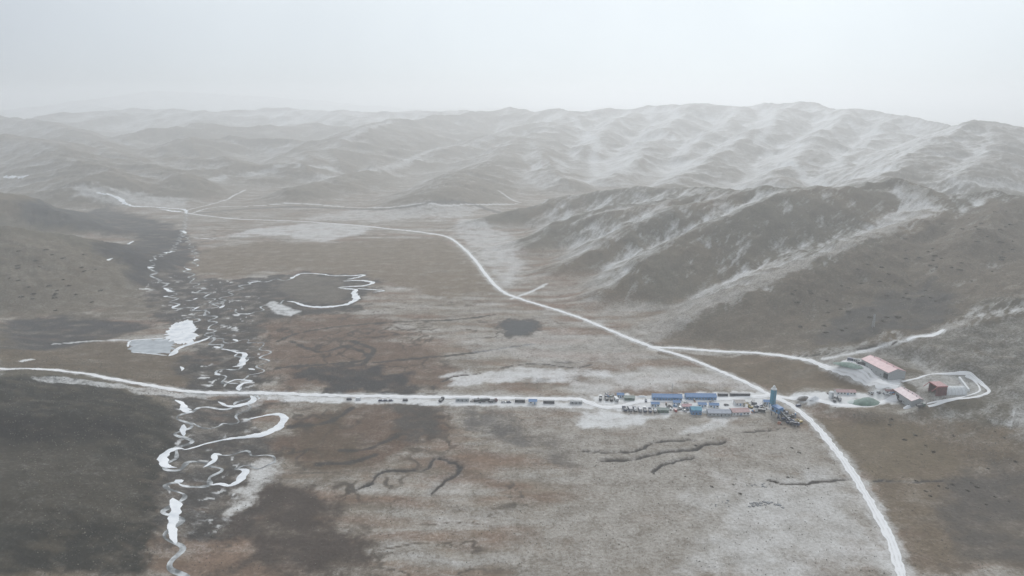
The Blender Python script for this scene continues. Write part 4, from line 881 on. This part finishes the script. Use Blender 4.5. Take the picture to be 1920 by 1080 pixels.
t = tag(MB().add([(a_[0]-.9,a_[1],a_[2]-.5),(a_[0]+.9,a_[1],a_[2]-.5),(b_[0]+.9,b_[1],b_[2]-.5),(b_[0]-.9,b_[1],b_[2]-.5),(a_[0]-.9,a_[1],a_[2]+2.4),(a_[0]+.9,a_[1],a_[2]+2.4),(b_[0]+.9,b_[1],b_[2]+2.0),(b_[0]-.9,b_[1],b_[2]+2.0)], [(3,2,1,0),(4,5,6,7),(0,1,5,4),(1,2,6,5),(2,3,7,6),(3,0,4,7)]).build('retaining_wall', WHITEP), 'white slanting retaining wall right of the tunnel tube', 'wall')
# lone mast on the hillside
t = thing('lattice_mast', 'pale lattice mast standing on the dark hillside above the sheds', 'mast', at(1637,613))
for sx in (-1, 1):
    for sy in (-1, 1): MB().bar((sx*1.1,sy*1.1,-.8),(sx*.35,sy*.35,14),.22).build('leg', GREYP, t)
for z in np.arange(0, 13, 2.2):
    w0, w1 = 1.1 - .75*z/14, 1.1 - .75*(z+2.2)/14
    MB().bar((-w0,-w0,z),(w1,-w1,z+2.2),.12).bar((w0,w0,z),(-w1,w1,z+2.2),.12).bar((-w0,w0,z),(-w1,-w1,z+2.2),.12).bar((w0,-w0,z),(w1,w1,z+2.2),.12).build('bracing', GREYP, t)
MB().box(-1.6,1.6,-.1,.1,12.4,12.6).box(-1.2,1.2,-.1,.1,13.6,13.8).build('crossarm', GREYP, t)

# ------------------------------------------------------------------ rocks, shrubs, tussocks
def rock_mesh(seed, sub=2):
    import bmesh
    bm = bmesh.new(); bmesh.ops.create_icosphere(bm, subdivisions=sub, radius=1.0)
    for v in bm.verts:
        c = v.co; q = 1 + .35 * float(pn(np.array([c.x*1.6 + seed*5.3 + c.z]), np.array([c.y*1.6 - c.z*1.1]), seed)[0]); v.co = c * q; v.co.z *= .62
    me = bpy.data.meshes.new('boulder'); bm.to_mesh(me); bm.free(); me.materials.append(ROCK); return me
RM = [rock_mesh(i) for i in range(4)]
rocks = [(1405 + 7*i, 950 - 9*math.sin(i/9*math.pi) + 2*(i % 2), .9 + .5*((i*7) % 3)/2) for i in range(10)] + [(1420+random.uniform(-14,16), 945+random.uniform(-3,6), random.uniform(.5,1.1)) for i in range(10)] + \
        [(1424+random.gauss(0,8), 909+random.gauss(0,3), random.uniform(.4,.9)) for i in range(10)] + [(1345+random.gauss(0,14), 943+random.gauss(0,6), random.uniform(.4,.9)) for i in range(10)]
for i, (u, v, s_) in enumerate(rocks):
    o = bpy.data.objects.new('boulder', RM[i % 4]); COL.objects.link(o); o.location = at(u, v); o.scale = (s_*1.2, s_, s_); o.rotation_euler = (0, 0, random.uniform(0, 6))
    tag(o, 'dark boulder in the arc of rocks at the bottom edge' if i < 20 else 'dark boulder in the small rock scatter above the arc' if i < 30 else 'dark boulder in the loose scatter left of the rock arc', 'boulder', 'boulder arc' if i < 20 else 'small rock scatter' if i < 30 else 'loose rock scatter')
def shrub_mesh(seed):
    r_ = random.Random(seed); v = []; f = []
    for k in range(70):
        th = r_.uniform(0, 6.283); rr = math.sqrt(r_.random()); x, y = rr*math.cos(th), rr*math.sin(th); h = (.25 + .55*(1 - rr*rr)) * r_.uniform(.6, 1.2)
        a = r_.uniform(0, 6.283); w = r_.uniform(.10, .22); lx, ly = r_.uniform(-.2,.2), r_.uniform(-.2,.2); b = len(v)
        v += [(x - w*math.cos(a), y - w*math.sin(a), -.1), (x + w*math.cos(a), y + w*math.sin(a), -.1), (x + lx + .07, y + ly, h), (x + lx - .07, y + ly, h)]; f.append((b, b+1, b+2, b+3))
    me = bpy.data.meshes.new('shrub'); me.from_pydata(v, [], f); me.materials.append(SHRUBM); return me
SM = [shrub_mesh(i) for i in range(5)]
def shrubs(n, poly, size, label, group):
    xs = [p[0] for p in poly]; ys = [p[1] for p in poly]; k = 0; P = np.array(poly, float)
    while k < n:
        u, v = random.uniform(min(xs), max(xs)), random.uniform(min(ys), max(ys))
        if polysd(np.array([u]), np.array([v]), P, 1e4)[0] < 0: continue
        q = hit(u, v); s_ = random.uniform(*size)
        o = bpy.data.objects.new('shrub', SM[k % 5]); COL.objects.link(o); o.location = (q[0], q[1], q[2]); o.scale = (s_*1.25, s_, s_*.45); o.rotation_euler = (0, 0, random.uniform(0, 6)); k += 1
        tag(o, label, 'shrub', group)
shrubs(80, [(1480,540),(1620,480),(1780,410),(1900,390),(1910,520),(1800,545),(1650,610),(1500,640)], (1.6, 3.4), 'low dark shrub clump on the brown ridge face', 'shrubs on the brown ridge')
shrubs(14, [(1240,800),(1500,830),(1600,930),(1560,950),(1330,930),(1200,900)], (.7, 1.5), 'low dark shrub clump on the pale plain by the road', 'shrubs on the pale plain')
shrubs(24, [(1640,780),(1900,790),(1915,950),(1700,940)], (.9, 1.8), 'low dark shrub clump on the brown meadow at right', 'shrubs on the right meadow')
shrubs(30, [(20,440),(180,480),(240,560),(60,590),(10,560)], (2.0, 3.6), 'low dark shrub clump on the left hillside', 'shrubs on the left hillside')

def tussocks():
    # uncountable rough grass, thicker on the knoll and the right-hand slope
    n = 90000; t_ = rng.uniform(-.8, .8, n); y = np.sqrt(rng.uniform(300**2, 900**2, n)); x = t_ * y; z = height(x, y)
    kn_ = np.interp(x / y, tcol, np.arange(NC)); ri = np.clip((np.log(y) - LY0) / (LY1 - LY0) * (NROW - 1), 0, NROW - 1).astype(int); ci = np.clip(kn_, 0, NC - 1).astype(int)
    sn = snow[ri, ci]; keep = (rng.random(n) < np.where(z > 4, .9, .22) * (1.1 - sn)) & (sn < .6)
    for o in COL.objects:      # not on roads or ice
        if o.name.split('.')[0] in ('valley_road', 'cross_road', 'site_road', 'branch_road', 'loop_road', 'shed_track', 'hill_track', 'river_ice', 'frozen_pond', 'dark_pond'):
            c = np.empty(len(o.data.vertices) * 3, np.float32); o.data.vertices.foreach_get('co', c); c = c.reshape(-1, 3)
            nx_ = 7; ctr = c[nx_ // 2::nx_]
            keep &= polydist(x, y, ctr[:, :2], 8) > 4.5
    keep &= np.hypot(x - 330, y - 600) > 70
    keep &= ~((np.abs(y - 575) < 26) & (x > 60) & (x < 280))
    x, y, z, sn = x[keep], y[keep], z[keep], sn[keep]; m = len(x)
    w = rng.uniform(.28, .75, m); hgt = rng.uniform(.25, .7, m); th = rng.uniform(0, 6.28, m)
    V = np.zeros((m, 4, 3))
    for k in range(3): V[:, k] = np.stack([x + w * np.cos(th + k * 2.094), y + w * np.sin(th + k * 2.094), z - .15], -1)
    V[:, 3] = np.stack([x + rng.normal(0, .15, m), y + rng.normal(0, .15, m), z + hgt], -1)
    base = np.arange(m)[:, None] * 4
    Fc = np.concatenate([base + np.array(q) for q in ((0,1,3), (1,2,3), (2,0,3))], 0).astype(np.int32)
    me = bpy.data.meshes.new('grass_tussocks'); me.vertices.add(m * 4); me.vertices.foreach_set('co', V.astype(np.float32).ravel())
    me.loops.add(Fc.size); me.loops.foreach_set('vertex_index', Fc.ravel()); me.polygons.add(len(Fc)); me.polygons.foreach_set('loop_start', np.arange(0, Fc.size, 3, dtype=np.int32)); me.update(calc_edges=True)
    at_ = me.attributes.new('shade', 'FLOAT', 'POINT'); at_.data.foreach_set('value', np.repeat(rng.random(m), 4).astype(np.float32))
    mm, t, p = new_mat('dry_tussock'); p.inputs['Roughness'].default_value = .95; a = N(t, 'ShaderNodeAttribute', attribute_name='shade'); cr = N(t, 'ShaderNodeValToRGB'); L(t, a.outputs['Fac'], cr.inputs['Fac'])
    cr.color_ramp.elements[0].color = (.045, .042, .036, 1); cr.color_ramp.elements[1].color = (.24, .22, .18, 1); e = cr.color_ramp.elements.new(.6); e.color = (.10, .092, .075, 1)
    L(t, cr.outputs['Color'], p.inputs['Base Color']); me.materials.append(mm)
    o = bpy.data.objects.new('grass_tussocks', me); COL.objects.link(o); o['kind'] = 'stuff'; tag(o, 'rough dry grass tussocks scattered over knoll, slopes and meadow', 'grass')
tussocks()
# ------------------------------------------------------------------ haze
def haze():
    me = bpy.data.meshes.new('haze'); x0, x1, y0, y1 = -36000, 36000, -900, 17000
    z0 = float(Zg.min()) - 1.0; z1 = float(Zg.max()) + 25
    v = [(x, y, z) for z in (z0, z1) for x, y in ((x0, y0), (x1, y0), (x1, y1), (x0, y1))]
    me.from_pydata(v, [], [(3,2,1,0), (4,5,6,7), (0,1,5,4), (1,2,6,5), (2,3,7,6), (3,0,4,7)])
    m = bpy.data.materials.new('haze'); m.use_nodes = True; t = m.node_tree; t.nodes.clear()
    o_ = N(t, 'ShaderNodeOutputMaterial'); pv = N(t, 'ShaderNodeVolumePrincipled'); pv.inputs['Density'].default_value = HAZE
    pv.inputs['Color'].default_value = (.965, .981, 1.0, 1); pv.inputs['Anisotropy'].default_value = .5
    L(t, pv.outputs[0], o_.inputs['Volume']); me.materials.append(m)
    o = bpy.data.objects.new('haze', me); COL.objects.link(o); o['kind'] = 'stuff'; o['label'] = 'pale winter haze filling the whole valley'; o['category'] = 'haze'
HAZE = 2.55e-4
haze()
